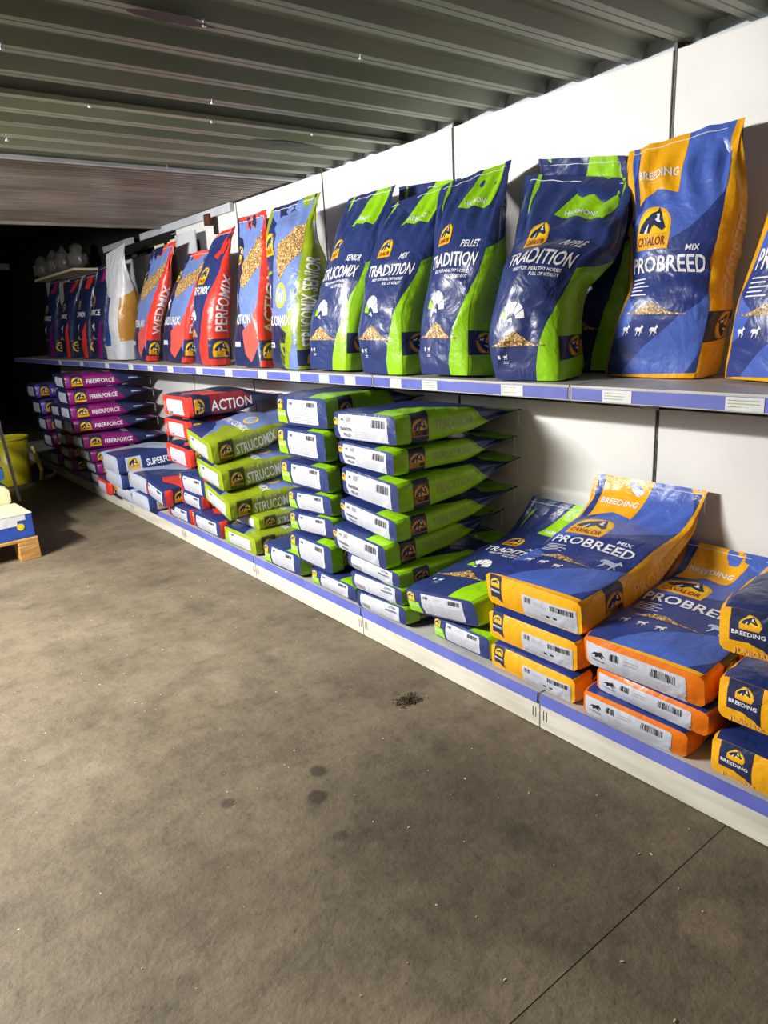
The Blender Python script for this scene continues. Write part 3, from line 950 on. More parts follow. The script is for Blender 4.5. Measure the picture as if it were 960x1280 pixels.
def creases(x, y, seed, n=7):
    """sharp-backed folds like those of stiff film"""
    r = np.random.RandomState(seed + 77)
    out = np.zeros_like(x)
    for k in range(n):
        a = r.uniform(0, math.pi); cx = r.uniform(-.1, .5); cy = r.uniform(.0, .7)
        u = (x - cx) * math.cos(a) + (y - cy) * math.sin(a)
        v = -(x - cx) * math.sin(a) + (y - cy) * math.cos(a)
        wdt = r.uniform(.008, .022); ln = r.uniform(.05, .16)
        u = u + .25 * v * v / ln
        out += r.choice([-1, 1]) * np.exp(-np.abs(u) / wdt) * np.exp(-(v / ln) ** 2)
    return out


def smoothstep(x): x = np.clip(x, 0, 1); return x * x * (3 - 2 * x)


def catmull(S, P, s):
    S = np.array(S); P = np.array(P, float); out = np.zeros((len(s), 3))
    n = len(S)
    tan = np.zeros_like(P)
    for i in range(n):
        a, b = max(0, i - 1), min(n - 1, i + 1)
        tan[i] = (P[b] - P[a]) / (S[b] - S[a])
    for j, t in enumerate(s):
        i = min(n - 2, max(0, int(np.searchsorted(S, t, side='right')) - 1))
        h = S[i + 1] - S[i]; u = (t - S[i]) / h
        h00 = 2 * u ** 3 - 3 * u ** 2 + 1; h10 = u ** 3 - 2 * u ** 2 + u; h01 = -2 * u ** 3 + 3 * u ** 2; h11 = u ** 3 - u ** 2
        out[j] = h00 * P[i] + h10 * h * tan[i] + h01 * P[i + 1] + h11 * h * tan[i + 1]
    return out


def grid_normals(G, periodic):
    if periodic:
        du = np.roll(G, -1, 0) - np.roll(G, 1, 0)
    else:
        du = np.gradient(G, axis=0)
    dv = np.gradient(G, axis=1)
    n = np.cross(du, dv)
    ln = np.linalg.norm(n, axis=2, keepdims=True); ln[ln < 1e-12] = 1
    return n / ln


BAGN = [0]


LONG = []


def make_bag(kind, d, stations, t, s0=.55, crease=.006, front_pts=False, label='', group=None, puff=.10, n0=6.0, n1=3.2,
             stitch=True, sidef=1.0, seed=None, endpuff=.012, flare=0.0, name='feed_bag', zfloor=None, folds=None):
    BAGN[0] += 1
    seed = BAGN[0] * 13 + 5 if seed is None else seed
    nu, ns, nz = d.nu, d.ns, d.nz
    s = np.linspace(0, 1, nz + 1)
    ht = t / 2 * (1 - smoothstep((s - s0) / (.975 - s0)) ** .9)
    ht *= (.96 + .04 * smoothstep(s / .10))
    ht = np.maximum(ht, .0012)
    S = [q[0] for q in stations]
    Lp = np.array([q[1] for q in stations], float); Rp = np.array([q[2] for q in stations], float)
    L = catmull(S, Lp, s); R = catmull(S, Rp, s)
    C = (L + R) / 2
    A = R - L; hw = np.linalg.norm(A, axis=1) / 2; A = A / (2 * hw[:, None])
    UP = np.gradient(C, axis=0); UP /= np.linalg.norm(UP, axis=1)[:, None]
    N = np.cross(A, UP); N /= np.linalg.norm(N, axis=1)[:, None]
    if front_pts: C = C - N * ht[:, None]
    gx = np.array(d.gx)          # last value 3.0 == -1
    X = gx[:-1]
    px = np.where(X < 0, -1, np.where(X < 1, -1 + 2 * X, np.where(X < 2, 1, 1 - 2 * (X - 2))))
    py = np.where(X < 0, -1 + 2 * (X + 1), np.where(X < 1, 1, np.where(X < 2, 1 - 2 * (X - 1), -1)))
    nn = n0 + (n1 - n0) * smoothstep(s / .45)
    PX = px[:, None]; PY = py[:, None]
    K = (np.abs(PX) ** nn + np.abs(PY) ** nn) ** (-1 / nn)
    QX = PX * K; QY = PY * K
    rim = 1 - .03 * (1 - smoothstep(s / .05))
    xm = np.where(X < 0, X * T0, np.where(X < 1, X * W0, W0 + (X - 1) * T0))[:, None] * np.ones_like(s)[None]
    ym = (s * L0)[None] * np.ones_like(X)[:, None]
    full = np.clip(ht / (t / 2), 0, 1)
    pf = puff * t * (1 - QX ** 2) * QY * (np.sin(np.pi * np.clip(s / .9, 0, 1)) ** .6)
    wr = crease * (.75 * noise1(xm, ym, seed) * (.5 + .5 * smoothstep(s / .15)) + 1.0 * creases(xm, ym, seed)) * smoothstep(s / .07)
    # gathers near the sewn mouth
    gath = crease * .9 * np.sin(xm * 75 + 3 * np.sin(ym * 14 + seed)) * smoothstep((s - .62) / .3) * (1 - .6 * smoothstep((s - .94) / .06))
    wr = wr + gath * np.minimum(full * 3 + .35, 1)
    # side gusset folds inwards where the bag flattens
    tuck = 1 - .16 * (1 - np.abs(QY)) * (1 - full)[None] * (np.abs(PX) >= 1)
    if folds is None:
        rr_ = random.Random(seed)
        folds = [(rr_.uniform(.22, .45), rr_.uniform(.3, .6), rr_.uniform(-.05, .05)), (rr_.uniform(.5, .7), rr_.uniform(.3, .7), rr_.uniform(-.07, .07))] if kind == 'standing' else []
    for sf, dp, sl in folds:
        dd_ = (s[None] - sf - sl * QX - .012 * np.sin(QX * 5 + seed)) / .022
        pf = pf - dp * .018 * (np.exp(-np.abs(dd_) ** 1.3) - .45 * np.exp(-((dd_ - 2.2) / 1.6) ** 2)) * QY * (np.abs(PY) >= 1) * (.55 + .45 * np.sin(QX * 3 + seed))
    G = C[None] + A[None] * (QX * hw * rim * tuck)[..., None] + N[None] * (QY * ht * rim + pf)[..., None]
    out = A[None] * (QX * (np.abs(PX) >= 1))[..., None] + N[None] * (QY * (np.abs(PY) >= 1))[..., None]
    G = G + out * wr[..., None]
    nX = len(X)
    NG = grid_normals(G, True)
    # bottom panel grid, sharing its rim with the first ring
    bx = np.linspace(-1, 1, nu + 1); by = np.linspace(-1, 1, ns + 1)
    BX, BY = np.meshgrid(bx, by, indexing='ij')
    m = np.maximum(np.maximum(np.abs(BX), np.abs(BY)), 1e-6)
    b1, b2 = BX / m, BY / m
    kk = np.maximum(np.abs(b1) ** n0 + np.abs(b2) ** n0, 1e-9) ** (-1 / n0)
    q1, q2 = b1 * kk * m, b2 * kk * m
    ctr = m < 1e-3; q1[ctr] = 0; q2[ctr] = 0
    bulge = (1 - BX ** 4) * (1 - BY ** 2) * endpuff + .35 * crease * noise1(BX * .2 + .3, BY * .06, seed + 3) * (1 - BX ** 4) * (1 - BY ** 4)
    GB = C[0] + A[0] * (q1 * hw[0] * rim[0])[..., None] + N[0] * (q2 * ht[0] * rim[0])[..., None] - UP[0] * bulge[..., None]
    # keep the rim welded to the wrapped sheet
    GB[:, -1] = G[ns:ns + nu + 1, 0]
    GB[:, 0] = np.concatenate([G[2 * ns + nu:2 * ns + nu + 9, 0], G[:1, 0]])[::-1][np.linspace(0, 8, nu + 1).round().astype(int)] if False else GB[:, 0]
    NB = -grid_normals(GB, False)
    if np.dot(NB[nu // 2, ns // 2], -UP[0]) < 0: NB = -NB
    if np.dot(NG[ns + nu // 2, nz // 4], N[nz // 4]) < 0: NG = -NG
    if zfloor is not None:
        dz = zfloor - min(G[..., 2].min(), GB[..., 2].min())
        G[..., 2] += dz; GB[..., 2] += dz
    # bottom plane for sheet orientation: y=1 is the front edge
    base = C[0].copy(); base[2] = min(G[..., 2].min(), GB[..., 2].min())
    root = empty(name, tuple(base))
    tag(root, label, 'feed bag', group)
    G = G - base; GB = GB - base
    Gp = np.concatenate([G, G[:1]], 0); NGp = np.concatenate([NG, NG[:1]], 0)

    def part(nm, i0, i1, mat, jtop=None, topm=None):
        sub = Gp[i0:i1 + 1].reshape(-1, 3); nsb = NGp[i0:i1 + 1].reshape(-1, 3)
        f = []; mi = []
        n1_ = nz + 1
        im, jm = (i1 - i0) // 2, nz // 3
        a_ = Gp[i0 + im, jm]
        flip = np.dot(np.cross(Gp[i0 + im + 1, jm] - a_, Gp[i0 + im, jm + 1] - a_), NGp[i0 + im, jm]) < 0
        for i in range(i1 - i0):
            for j in range(nz):
                a00, a10, a11, a01 = i * n1_ + j, (i + 1) * n1_ + j, (i + 1) * n1_ + j + 1, i * n1_ + j + 1
                for tri in ((a00, a10, a11), (a00, a11, a01)):
                    f.append(tri[::-1] if flip else tri)
                    mi.append(1 if (topm and j >= nz - 1) else 0)
        return mesh_obj(nm, sub, f, [mat] + ([topm] if topm else []), root, mi if topm else None, True, nsb)
    bd = d.body
    part('front_panel', ns, ns + nu, bd['front'], topm=bd['top'])
    part('back_panel', 2 * ns + nu, 2 * ns + nu + 8, bd['back'])
    part('side_gusset', ns + nu, 2 * ns + nu, bd['right'])
    part('side_gusset', 0, ns, bd['left'])
    f = []
    for i in range(nu):
        for j in range(ns):
            a = i * (ns + 1) + j
            f.append((a, a + 1, a + ns + 2)); f.append((a, a + ns + 2, a + ns + 1))
    i_, j_ = nu // 2, ns // 2
    wn = np.cross(GB[i_, j_ + 1] - GB[i_, j_], GB[i_ + 1, j_] - GB[i_, j_])
    if np.dot(wn, NB[i_, j_]) < 0: f = [x[::-1] for x in f]
    bp = mesh_obj('bottom_panel', GB.reshape(-1, 3), f, [bd['bottom']], root, None, True, NB.reshape(-1, 3))
    # prints
    parts = {}
    for (pn, mt, call), it in d.items.items():
        parts.setdefault((pn, call), []).append((mt, it))
    order = ['colour_band', 'colour_flag', 'picture', 'printed_emblem', 'logo', 'sticker', 'label', 'label_print', 'barcode', 'lettering', 'valve']
    lab = None
    for pn, call in sorted(parts, key=lambda k: (order.index(k[0]), k[1])):
        V = []; NV = []; F = []; MI = []; mats = []
        for mt, it in parts[(pn, call)]:
            cells = np.array(it[0]); fr = np.array(it[1]); ly = np.array(it[3])
            bt = cells[:, 0] == 1
            P = np.zeros((len(cells), 3)); Q = np.zeros((len(cells), 3))
            for flag, GG, NN in ((False, Gp, NGp), (True, GB, NB)):
                mk = bt == flag
                if not mk.any(): continue
                ix, iy = cells[mk, 1], cells[mk, 2]; fx = fr[mk, 0:1]; fy = fr[mk, 1:2]
                g00, g10, g01, g11 = GG[ix, iy], GG[ix + 1, iy], GG[ix, iy + 1], GG[ix + 1, iy + 1]
                P[mk] = np.where(fx >= fy, g00 + fx * (g10 - g00) + fy * (g11 - g10), g00 + fy * (g01 - g00) + fx * (g11 - g01))
                q = NN[ix, iy] * (1 - fx) * (1 - fy) + NN[ix + 1, iy] * fx * (1 - fy) + NN[ix, iy + 1] * (1 - fx) * fy + NN[ix + 1, iy + 1] * fx * fy
                Q[mk] = q / np.maximum(np.linalg.norm(q, axis=1, keepdims=True), 1e-9)
            off = len(V)
            V.extend(P + Q * (.0002 + ly * .0004)[:, None]); NV.extend(Q)
            F.extend([tuple(k + off for k in fc) for fc in it[2]])
            MI.extend([len(mats)] * len(it[2])); mats.append(mt)
        par = root
        if pn in ('label_print', 'barcode') and lab is not None: par = lab
        # face direction follows the sheet; the bottom sheet is mirrored, so flip by normal
        V = np.array(V); NV = np.array(NV)
        F2 = []
        for fc in F:
            a, b, c = V[fc[0]], V[fc[1]], V[fc[-1]]
            cr = np.cross(b - a, c - a)
            F2.append(fc if np.dot(cr, NV[fc[0]]) >= 0 else fc[::-1])
        o = mesh_obj(pn, V, F2, mats, par, MI, True, NV)
        if pn == 'label': lab = o
        if pn in ('label_print', 'barcode', 'lettering'): o['kind'] = 'stuff'
    if stitch:
        j = nz - 1
        row = G[ns:ns + nu + 1, j]; nr = NG[ns:ns + nu + 1, j]
        pts = [tuple(p + n * .002) for p, n in zip(row, nr)]
        e = Vector(pts[-1]); dirn = Vector(A[-1])
        gdir = Vector((0, 0, -1))
        tail = [tuple(e + dirn * .006), tuple(e + dirn * .010 + gdir * .012), tuple(e + dirn * .012 + gdir * .035 + Vector(N[-1]) * .004), tuple(e + dirn * .009 + gdir * .062)]
        mb = MB(); mb.tube(pts + tail, .0013, 5)
        mesh_obj('stitching', mb.v, mb.f, ['string'], root)
    return root


def lying(d, yc, x0, z0, t, w=.40, L=.60, shift=0.0, rise=0.0, roll=0.0, yaw=0.0, label='', group=None, s0=.55, bend=None, **kw):
    """bag lying on its back, bottom panel towards the aisle. roll: left end higher by this; rise: lift of the rear end; bend: (dx, z) of the mouth"""
    ca, sa = math.cos(math.radians(yaw)), math.sin(math.radians(yaw))
    st = []
    jr = random.Random(int(yc * 1000 + z0 * 777)); roll += jr.uniform(-.008, .008); yaw += jr.uniform(-1.2, 1.2); w *= jr.uniform(.985, 1.01)
    zc = z0 + t / 2
    for s, fx in ((0, 0), (.33, .33), (.66, .66), (1, 1)):
        dx = L * fx; dy = shift * fx ** 1.2
        zz = zc + rise * fx ** 1.6
        hw = w / 2 * (1 + .02 * fx)
        rl = roll * (1 - .4 * fx)
        l = np.array([0.0, hw]); r = np.array([0.0, -hw])

        def tr(x, y): return (x0 + x * ca + y * sa, yc + dy - x * sa + y * ca)
        lx, ly = tr(dx, hw); rx, ry = tr(dx, -hw)
        st.append((s, (lx, ly, zz + rl / 2), (rx, ry, zz - rl / 2)))
    if bend:       # explicit spine: (s, x, z, centre shift in y, width)
        st = [(s, (x, yc + dy + ww / 2, z + roll / 2 * (1 - s)), (x, yc + dy - ww / 2, z - roll / 2 * (1 - s))) for s, x, z, dy, ww in bend]
    kw.setdefault('crease', .0055)
    return make_bag('lying', d, st, t, s0=s0, label=label, group=group, n0=12, n1=6, puff=kw.pop('puff', .07), **kw)


def standing(d, t, st, label='', group=None, s0=.45, **kw):
    kw.setdefault('crease', .011); kw.setdefault('endpuff', .002); kw.setdefault('zfloor', SHELF + .003)
    return make_bag('standing', d, st, t, s0=s0, front_pts=True, label=label, group=group, n0=6, n1=3.0, **kw)


# ---- designs
TR_MIX = tradition('MIX'); TR_PEL = tradition('PELLET'); TR_APP = tradition('APPLE', up=.045)
TR_STR = tradition('', front='STRUCOMIX') if False else tradition('SENIOR', front='STRUCOMIX')
TR_END = tradition('MIX', lettering=False)
TR_WEND = tradition('PELLET', lettering=False, end='wide')
TR_WEND.text('TRADITION', 'right', .085, .20, .040, 'text_grey', 3, rot=math.pi / 2, w=.21)
TR_WENDF = tradition('PELLET', lettering=False, end='wide', flip_end=True)
PRO = probreed(); PRO_S = probreed(emblem=False); PRO_END = probreed(frontprint=False); PRO_W = probreed('white', 'orange'); PRO_WEND = probreed('white', 'orange', frontprint=False)
JUN = probreed('junior', 'amber', frontprint=False)
JUN.body['front'] = 'navy'
SEN = senior(); STL = struco_lying()
ACT = redbag('ACTION', 'ACTION'); END_ = redbag('ENDURIX', 'ENDURIX'); WEDS = redbag('PROTEIN MIX', 'WEDMIX'); PERF = redbag('PERFOMIX', 'PERFOMIX', 'navy')
RLY = redbag('ACTION', 'ACTION'); RLY.body['front'] = 'navydark'; RLY.body['right'] = 'navydark'
RLY.poly('colour_band', 'wine', 1, 'right', [(.0, .155), (T0, .155), (T0, .33), (.07, .48), (0, .40)])
RLY.rect('colour_band', 'red', 1, 'right', 0, 0, T0, .03)
NRL = navyred_lying()
FIB = fiber(); FIBV = fiber('FORCE', 'violet'); FIBO = fiber('PROMIX', 'red', True); FIBS = fiber('FIBERFORCE', None, True)
SUP = superf(); WHT = whitebag(); BRN = plain('brown', other='silver')

GU = 'bags standing on the upper shelf'
Z = SHELF + .004


def q(s, l, r): return (s, l, r)


# ---- upper shelf, right to left
standing(PRO_S, .14, [q(0, (2.00, 1.03, Z), (1.90, .70, Z)), q(.35, (1.99, 1.0, 1.35), (1.92, .65, 1.35)), q(.7, (2.03, .95, 1.62), (1.99, .60, 1.62)), q(1, (2.16, .93, 1.80), (2.12, .54, 1.81))],
         'royal blue bag on the upper shelf cut by the right edge of the photo', GU, s0=.5)
standing(PRO_S, .15, [q(0, (2.02, 1.44, Z), (2.02, 1.09, Z)), q(.30, (2.00, 1.365, 1.345), (2.01, 1.05, 1.335)), q(.42, (2.03, 1.375, 1.43), (2.03, 1.06, 1.42)), q(.72, (2.08, 1.41, 1.63), (2.08, 1.05, 1.62)), q(1, (2.15, 1.475, 1.805), (2.15, 1.05, 1.825))],
         'tall royal blue bag with amber flag and large horse logo on the upper shelf', GU, s0=.60, crease=.012, folds=[(.40, .9, .02), (.33, .5, -.05)])
standing(TR_APP, .09, [q(0, (2.10, 1.76, Z), (2.12, 1.43, Z)), q(.4, (2.11, 1.76, 1.4), (2.13, 1.42, 1.4)), q(.8, (2.17, 1.82, 1.68), (2.18, 1.42, 1.66)), q(1, (2.20, 1.885, 1.865), (2.20, 1.475, 1.80))],
         'navy bag with lime flag standing behind the slumped bag, mostly hidden', GU, s0=.5)
standing(TR_APP, .19, [q(0, (1.775, 1.70, Z), (1.83, 1.44, Z)), q(.33, (1.76, 1.715, 1.31), (1.83, 1.435, 1.31)), q(.62, (1.81, 1.70, 1.50), (1.89, 1.395, 1.47)), q(.72, (1.93, 1.76, 1.575), (1.98, 1.35, 1.54)), q(1, (2.12, 1.87, 1.81), (2.14, 1.385, 1.72))],
         'slumped navy and lime bag folded at mid height, left of the tall amber-edged bag', GU, s0=.44, crease=.012, folds=[(.70, 1.3, .02), (.42, .5, -.06)])
standing(TR_PEL, .16, [q(0, (1.775, 2.085, Z), (1.775, 1.80, Z)), q(.35, (1.80, 2.09, 1.36), (1.79, 1.79, 1.35)), q(.65, (1.86, 2.10, 1.58), (1.88, 1.765, 1.58)), q(1, (2.02, 2.20, 1.80), (2.14, 1.91, 1.865))],
         'navy and lime bag whose right top corner is pulled up to a point', GU, s0=.45)
standing(TR_MIX, .09, [q(0, (2.09, 2.56, Z), (2.09, 2.22, Z)), q(.5, (2.11, 2.56, 1.5), (2.11, 2.2, 1.5)), q(1, (2.19, 2.67, 1.895), (2.19, 2.22, 1.86))],
         'navy and lime bag standing behind, its sewn top showing above the two lime-flag bags', GU, s0=.5)
standing(TR_MIX, .17, [q(0, (1.775, 2.46, Z), (1.775, 2.16, Z)), q(.35, (1.775, 2.46, 1.37), (1.78, 2.14, 1.36)), q(.65, (1.83, 2.44, 1.58), (1.90, 2.11, 1.58)), q(1, (1.98, 2.49, 1.79), (2.10, 2.16, 1.845))],
         'third lime-sided standing bag from the right, beside the bag with pulled corner', GU, s0=.45)
standing(TR_STR, .16, [q(0, (1.785, 2.89, Z), (1.785, 2.56, Z)), q(.35, (1.80, 2.87, 1.36), (1.80, 2.52, 1.36)), q(.65, (1.88, 2.83, 1.60), (1.90, 2.47, 1.60)), q(1, (2.08, 2.90, 1.87), (2.10, 2.53, 1.88))],
         'dark navy bag with bright lime flag right beside the tall olive-sided bag', GU, s0=.45)
standing(SEN, .19, [q(0, (1.82, 3.30, Z), (1.775, 2.95, Z)), q(.4, (1.83, 3.30, 1.42), (1.775, 2.92, 1.42)), q(.75, (1.87, 3.38, 1.71), (1.87, 2.93, 1.71)), q(1, (1.98, 3.45, 1.90), (2.00, 2.95, 1.92))],
         'tall pale blue bag with grain picture and wide olive green side', GU, s0=.62)
standing(ACT, .11, [q(0, (1.79, 3.66, Z), (1.79, 3.34, Z)), q(.4, (1.82, 3.65, 1.42), (1.82, 3.36, 1.42)), q(1, (1.97, 3.80, 1.90), (1.97, 3.44, 1.90))],
         'pale blue bag with thin red edge, left of the olive-sided bag', GU, s0=.7)
standing(FIBS, .08, [q(0, (2.10, 4.15, Z), (2.10, 3.8, Z)), q(.5, (2.12, 4.15, 1.5), (2.12, 3.8, 1.5)), q(1, (2.18, 4.15, 1.93), (2.18, 3.8, 1.94))],
         'dark navy bag standing behind the bag with the broad red side', GU)
standing(PERF, .15, [q(0, (1.86, 4.36, Z), (1.78, 3.96, Z)), q(.4, (1.87, 4.32, 1.45), (1.79, 3.90, 1.45)), q(.7, (1.94, 4.28, 1.67), (1.90, 3.89, 1.67)), q(1, (2.04, 4.24, 1.86), (2.06, 3.97, 1.90))],
         'navy bag with a broad bright red side, right of the grey-blue bag', GU, s0=.45)
standing(END_, .10, [q(0, (1.88, 4.96, Z), (1.83, 4.48, Z)), q(.45, (1.90, 4.82, 1.48), (1.87, 4.34, 1.47)), q(1, (2.03, 4.66, 1.80), (2.03, 4.22, 1.79))],
         'grey-blue bag with grain picture between two red-sided bags, lower than both', GU, s0=.5)
standing(WEDS, .11, [q(0, (1.92, 5.66, Z), (1.86, 5.22, Z)), q(.45, (1.93, 5.50, 1.48), (1.88, 5.02, 1.48)), q(1, (2.02, 5.26, 1.88), (2.04, 4.80, 1.90))],
         'leftmost red-sided bag with grain picture, next to the white bag', GU, s0=.6)
standing(BRN, .08, [q(0, (2.12, 5.75, Z), (2.12, 5.4, Z)), q(.5, (2.12, 5.7, 1.5), (2.12, 5.3, 1.5)), q(1, (2.17, 5.62, 1.93), (2.17, 5.2, 1.93))],
         'dark brown bag with silvery edge standing behind the white bag', GU)
standing(WHT, .20, [q(0, (1.86, 6.17, Z), (1.86, 5.76, Z)), q(.5, (1.88, 6.05, 1.5), (1.87, 5.70, 1.5)), q(1, (1.96, 6.10, 1.93), (1.98, 5.62, 1.98))],
         'white paper bag with a blue picture and gold side on the upper shelf', GU, s0=.55, name='feed_bag')
standing(fiber('FORCE', None, True), .15, [q(0, (1.92, 6.72, Z), (1.90, 6.37, Z)), q(.5, (1.94, 6.66, 1.5), (1.92, 6.28, 1.5)), q(1, (2.05, 6.62, 1.88), (2.05, 6.15, 1.90))],
         'navy bag with magenta top patch directly left of the white bag', GU)
standing(FIBO, .15, [q(0, (1.92, 7.15, Z), (1.90, 6.80, Z)), q(.5, (1.94, 7.12, 1.5), (1.92, 6.72, 1.5)), q(1, (2.05, 7.10, 1.83), (2.05, 6.62, 1.85))],
         'navy bag with red stripe, second bag left of the white bag', GU)
standing(FIBO, .15, [q(0, (1.92, 7.75, Z), (1.90, 7.38, Z)), q(.5, (1.94, 7.68, 1.5), (1.92, 7.28, 1.5)), q(1, (2.05, 7.55, 1.84), (2.05, 7.10, 1.84))],
         'navy bag with red-orange stripe, third bag left of the white bag', GU)
standing(FIBS, .15, [q(0, (1.92, 8.38, Z), (1.90, 8.0, Z)), q(.5, (1.94, 8.30, 1.5), (1.92, 7.9, 1.5)), q(1, (2.05, 8.25, 1.88), (2.05, 7.8, 1.88))],
         'navy and purple bag at the far left end of the upper shelf', GU)

# ---- lower shelf
G_ = 'bags lying on the lower shelf'
X0 = KX + .004
ordw = ['topmost', 'second from the top', 'third from the top', 'fourth from the top', 'fifth from the top', 'sixth from the top', 'seventh from the top', 'bottom one']

# amber stack
lying(PRO, 1.395, X0, .372, .125, w=.40, label='blue and amber bag topmost of its stack, mouth propped up on the back panel', group=G_,
      bend=[(0, X0, .437, 0, .40), (.36, 1.88, .475, -.02, .40), (.70, 2.095, .565, -.03, .42), (.80, 2.15, .62, -.035, .44), (1, 2.205, .735, -.04, .47)], s0=.50, puff=.12)
lying(PRO_END, 1.415, X0 + .02, .238, .112, w=.38, L=.56, label='amber-ended bag, middle one of three below the propped-up mouth', group=G_, s0=.7, rise=.06)
lying(PRO_END, 1.405, X0 + .01, .134, .096, w=.37, L=.56, label='amber-ended bag, bottom one of three standing at the strip joint', group=G_, s0=.7, rise=.06)
# orange / white stack
lying(PRO_W, 1.00, X0, .300, .105, w=.385, label='blue bag with orange sides and a wide white end label, topmost of its stack', group=G_, bend=[(0, X0, .352, 0, .385), (.45, 1.91, .395, 0, .40), (.8, 2.12, .455, 0, .42), (1, 2.215, .55, 0, .44)], s0=.5, puff=.14, crease=.007)
lying(PRO_WEND, .975, X0 + .01, .222, .078, w=.36, L=.56, label='orange-sided bag with white end, squashed in the middle of its stack', group=G_, s0=.7, rise=.06)
lying(PRO_WEND, 1.015, X0 - .004, .136, .085, w=.34, L=.56, roll=.01, yaw=-3, label='orange-sided bag with white end, bottom one of its stack next to the amber stack', group=G_, s0=.7, rise=.06)
# junior stack at the right edge
lying(JUN, .555, X0 - .06, .535, .125, w=.40, L=.60, roll=-.02, label='navy and amber bag tilted on top of the stack at the right edge', group=G_, rise=.04, yaw=-6)
lying(JUN, .59, X0 - .005, .305, .13, w=.38, L=.56, label='navy and amber bag under the tilted one at the right edge', group=G_, rise=.05)
lying(JUN, .60, X0 + .00, .136, .112, w=.38, L=.56, label='navy and amber bag at the very bottom of the right edge stack', group=G_, rise=.05)
lying(JUN, .56, X0 + .14, .435, .095, w=.38, L=.52, label='navy and amber bag hidden under the tilted top one at the right edge', group=G_, rise=.05)
# two lime / navy bags beside the tall pellet stack
lying(TR_MIX, 1.835, X0 - .004, .235, .112, w=.39, label='navy and lime bag lying between tall lime stack and amber stack', group=G_, bend=[(0, X0, .288, 0, .39), (.4, 1.89, .345, -.05, .38), (.75, 2.09, .44, -.10, .37), (1, 2.19, .60, -.14, .36)], s0=.5, roll=-.05, puff=.12)
lying(TR_END, 1.76, X0 + .03, .136, .09, w=.34, L=.54, roll=-.03, label='lime-cornered navy bag under the one in the gap beside the amber stack', group=G_, yaw=6, s0=.7)
# tall pellet stack
ES = [(2.25, .866, .118, .42, TR_WEND, .03), (2.25, .755, .098, .38, TR_WEND, .05), (2.235, .615, .125, .385, TR_WEND, .11), (2.26, .495, .098, .385, TR_WEND, .12),
      (2.30, .372, .108, .38, TR_WEND, .14), (2.245, .296, .070, .36, TR_WENDF, .10), (2.23, .215, .078, .36, TR_WENDF, .06), (2.205, .136, .078, .34, TR_WENDF, .02)]
for i, (yc, z0, t, w, dd, rise) in enumerate(ES):
    lying(dd, yc, X0 - (.004 if i not in (4,) else .03), z0, t * 1.02, w=w, puff=.04, L=.58, shift=-.11, rise=rise * .7, roll=(0, .01, .02, .03, .03, .01, .0, -.01)[i], s0=.5,
          label='lime-sided bag with wide white end label, tall stack, ' + ordw[i], group='tall stack of lime-sided bags with wide white labels')
# stack with lime corner and white label
FS = [(2.72, .885, .140, .43, 0), (2.745, .738, .140, .41, 0), (2.74, .602, .118, .41, .01), (2.715, .490, .098, .38, .02), (2.715, .385, .098, .38, .02), (2.74, .222, .140, .37, .0), (2.565, .136, .080, .37, 0)]
for i, (yc, z0, t, w, rl) in enumerate(FS):
    lying(TR_END, yc, X0 + .0, z0, t, w=w, L=.57, rise=.02, roll=-rl, shift=.02, label='lime-cornered bag in the stack left of the tallest, ' + (ordw[i] if i < 6 else 'bottom one'),
          group='stack of navy bags with lime corners')
lying(TR_END, 3.02, X0 - .004, .136, .115, w=.37, L=.56, label='navy bag with lime corner lying left of the foot of the lime-cornered stack', group=G_)
# olive stack
lying(STL, 3.845, X0 - .02, .620, .130, w=.39, L=.60, rise=.13, roll=.05, yaw=4, label='olive and blue bag, topmost of the olive stack', group='olive green stack', puff=.14)
lying(STL, 3.77, X0 - .01, .462, .128, w=.41, L=.60, rise=.08, roll=.03, yaw=4, label='olive green and blue bag, second from the top of the olive stack', group='olive green stack', puff=.12)
lying(STL, 3.69, X0 - .02, .322, .120, w=.41, L=.60, rise=.05, roll=.06, yaw=5, label='olive green and blue bag, third from the top of the olive stack', group='olive green stack', puff=.12)
lying(STL, 3.58, X0 + .08, .242, .075, w=.38, L=.48, rise=.02, roll=.0, label='olive green bag pushed back under the third one of the olive stack', group='olive green stack')
lying(STL, 3.49, X0 - .002, .136, .102, w=.39, L=.56, label='olive green and blue bag lying at the foot of the olive stack', group='olive green stack')
# red stack behind it
for i, (yc, z0, t, w) in enumerate([(4.18, .825, .13, .40), (4.21, .69, .12, .38), (4.24, .515, .13, .38)]):
    lying(RLY, yc, X0 + .0, z0, t, w=w, L=.58, rise=.03, roll=(0, 0, .01)[i], label='dark bag with red end in the red stack, ' + ordw[i], group='red ended stack', shift=-.1)
lying(NRL, 4.08, X0, .352, .13, w=.39, L=.58, label='navy and red bag under the red-ended stack beside the olive bags', group=G_)
lying(NRL, 3.94, X0, .136, .11, w=.41, L=.58, label='navy bag with red corner and white label at the foot of the red stack', group=G_)
lying(NRL, 4.36, X0 + .0, .136, .10, w=.38, L=.58, label='navy and red bag lying flat, second one left of the olive foot bag', group=G_)
lying(NRL, 4.55, X0 - .07, .242, .125, w=.34, L=.58, roll=.05, label='navy bag with a large red patch on top of the low red pile', group=G_)
lying(NRL, 4.19, X0 + .03, .245, .10, w=.33, L=.54, label='navy and red bag half buried below the red-ended stack', group=G_)
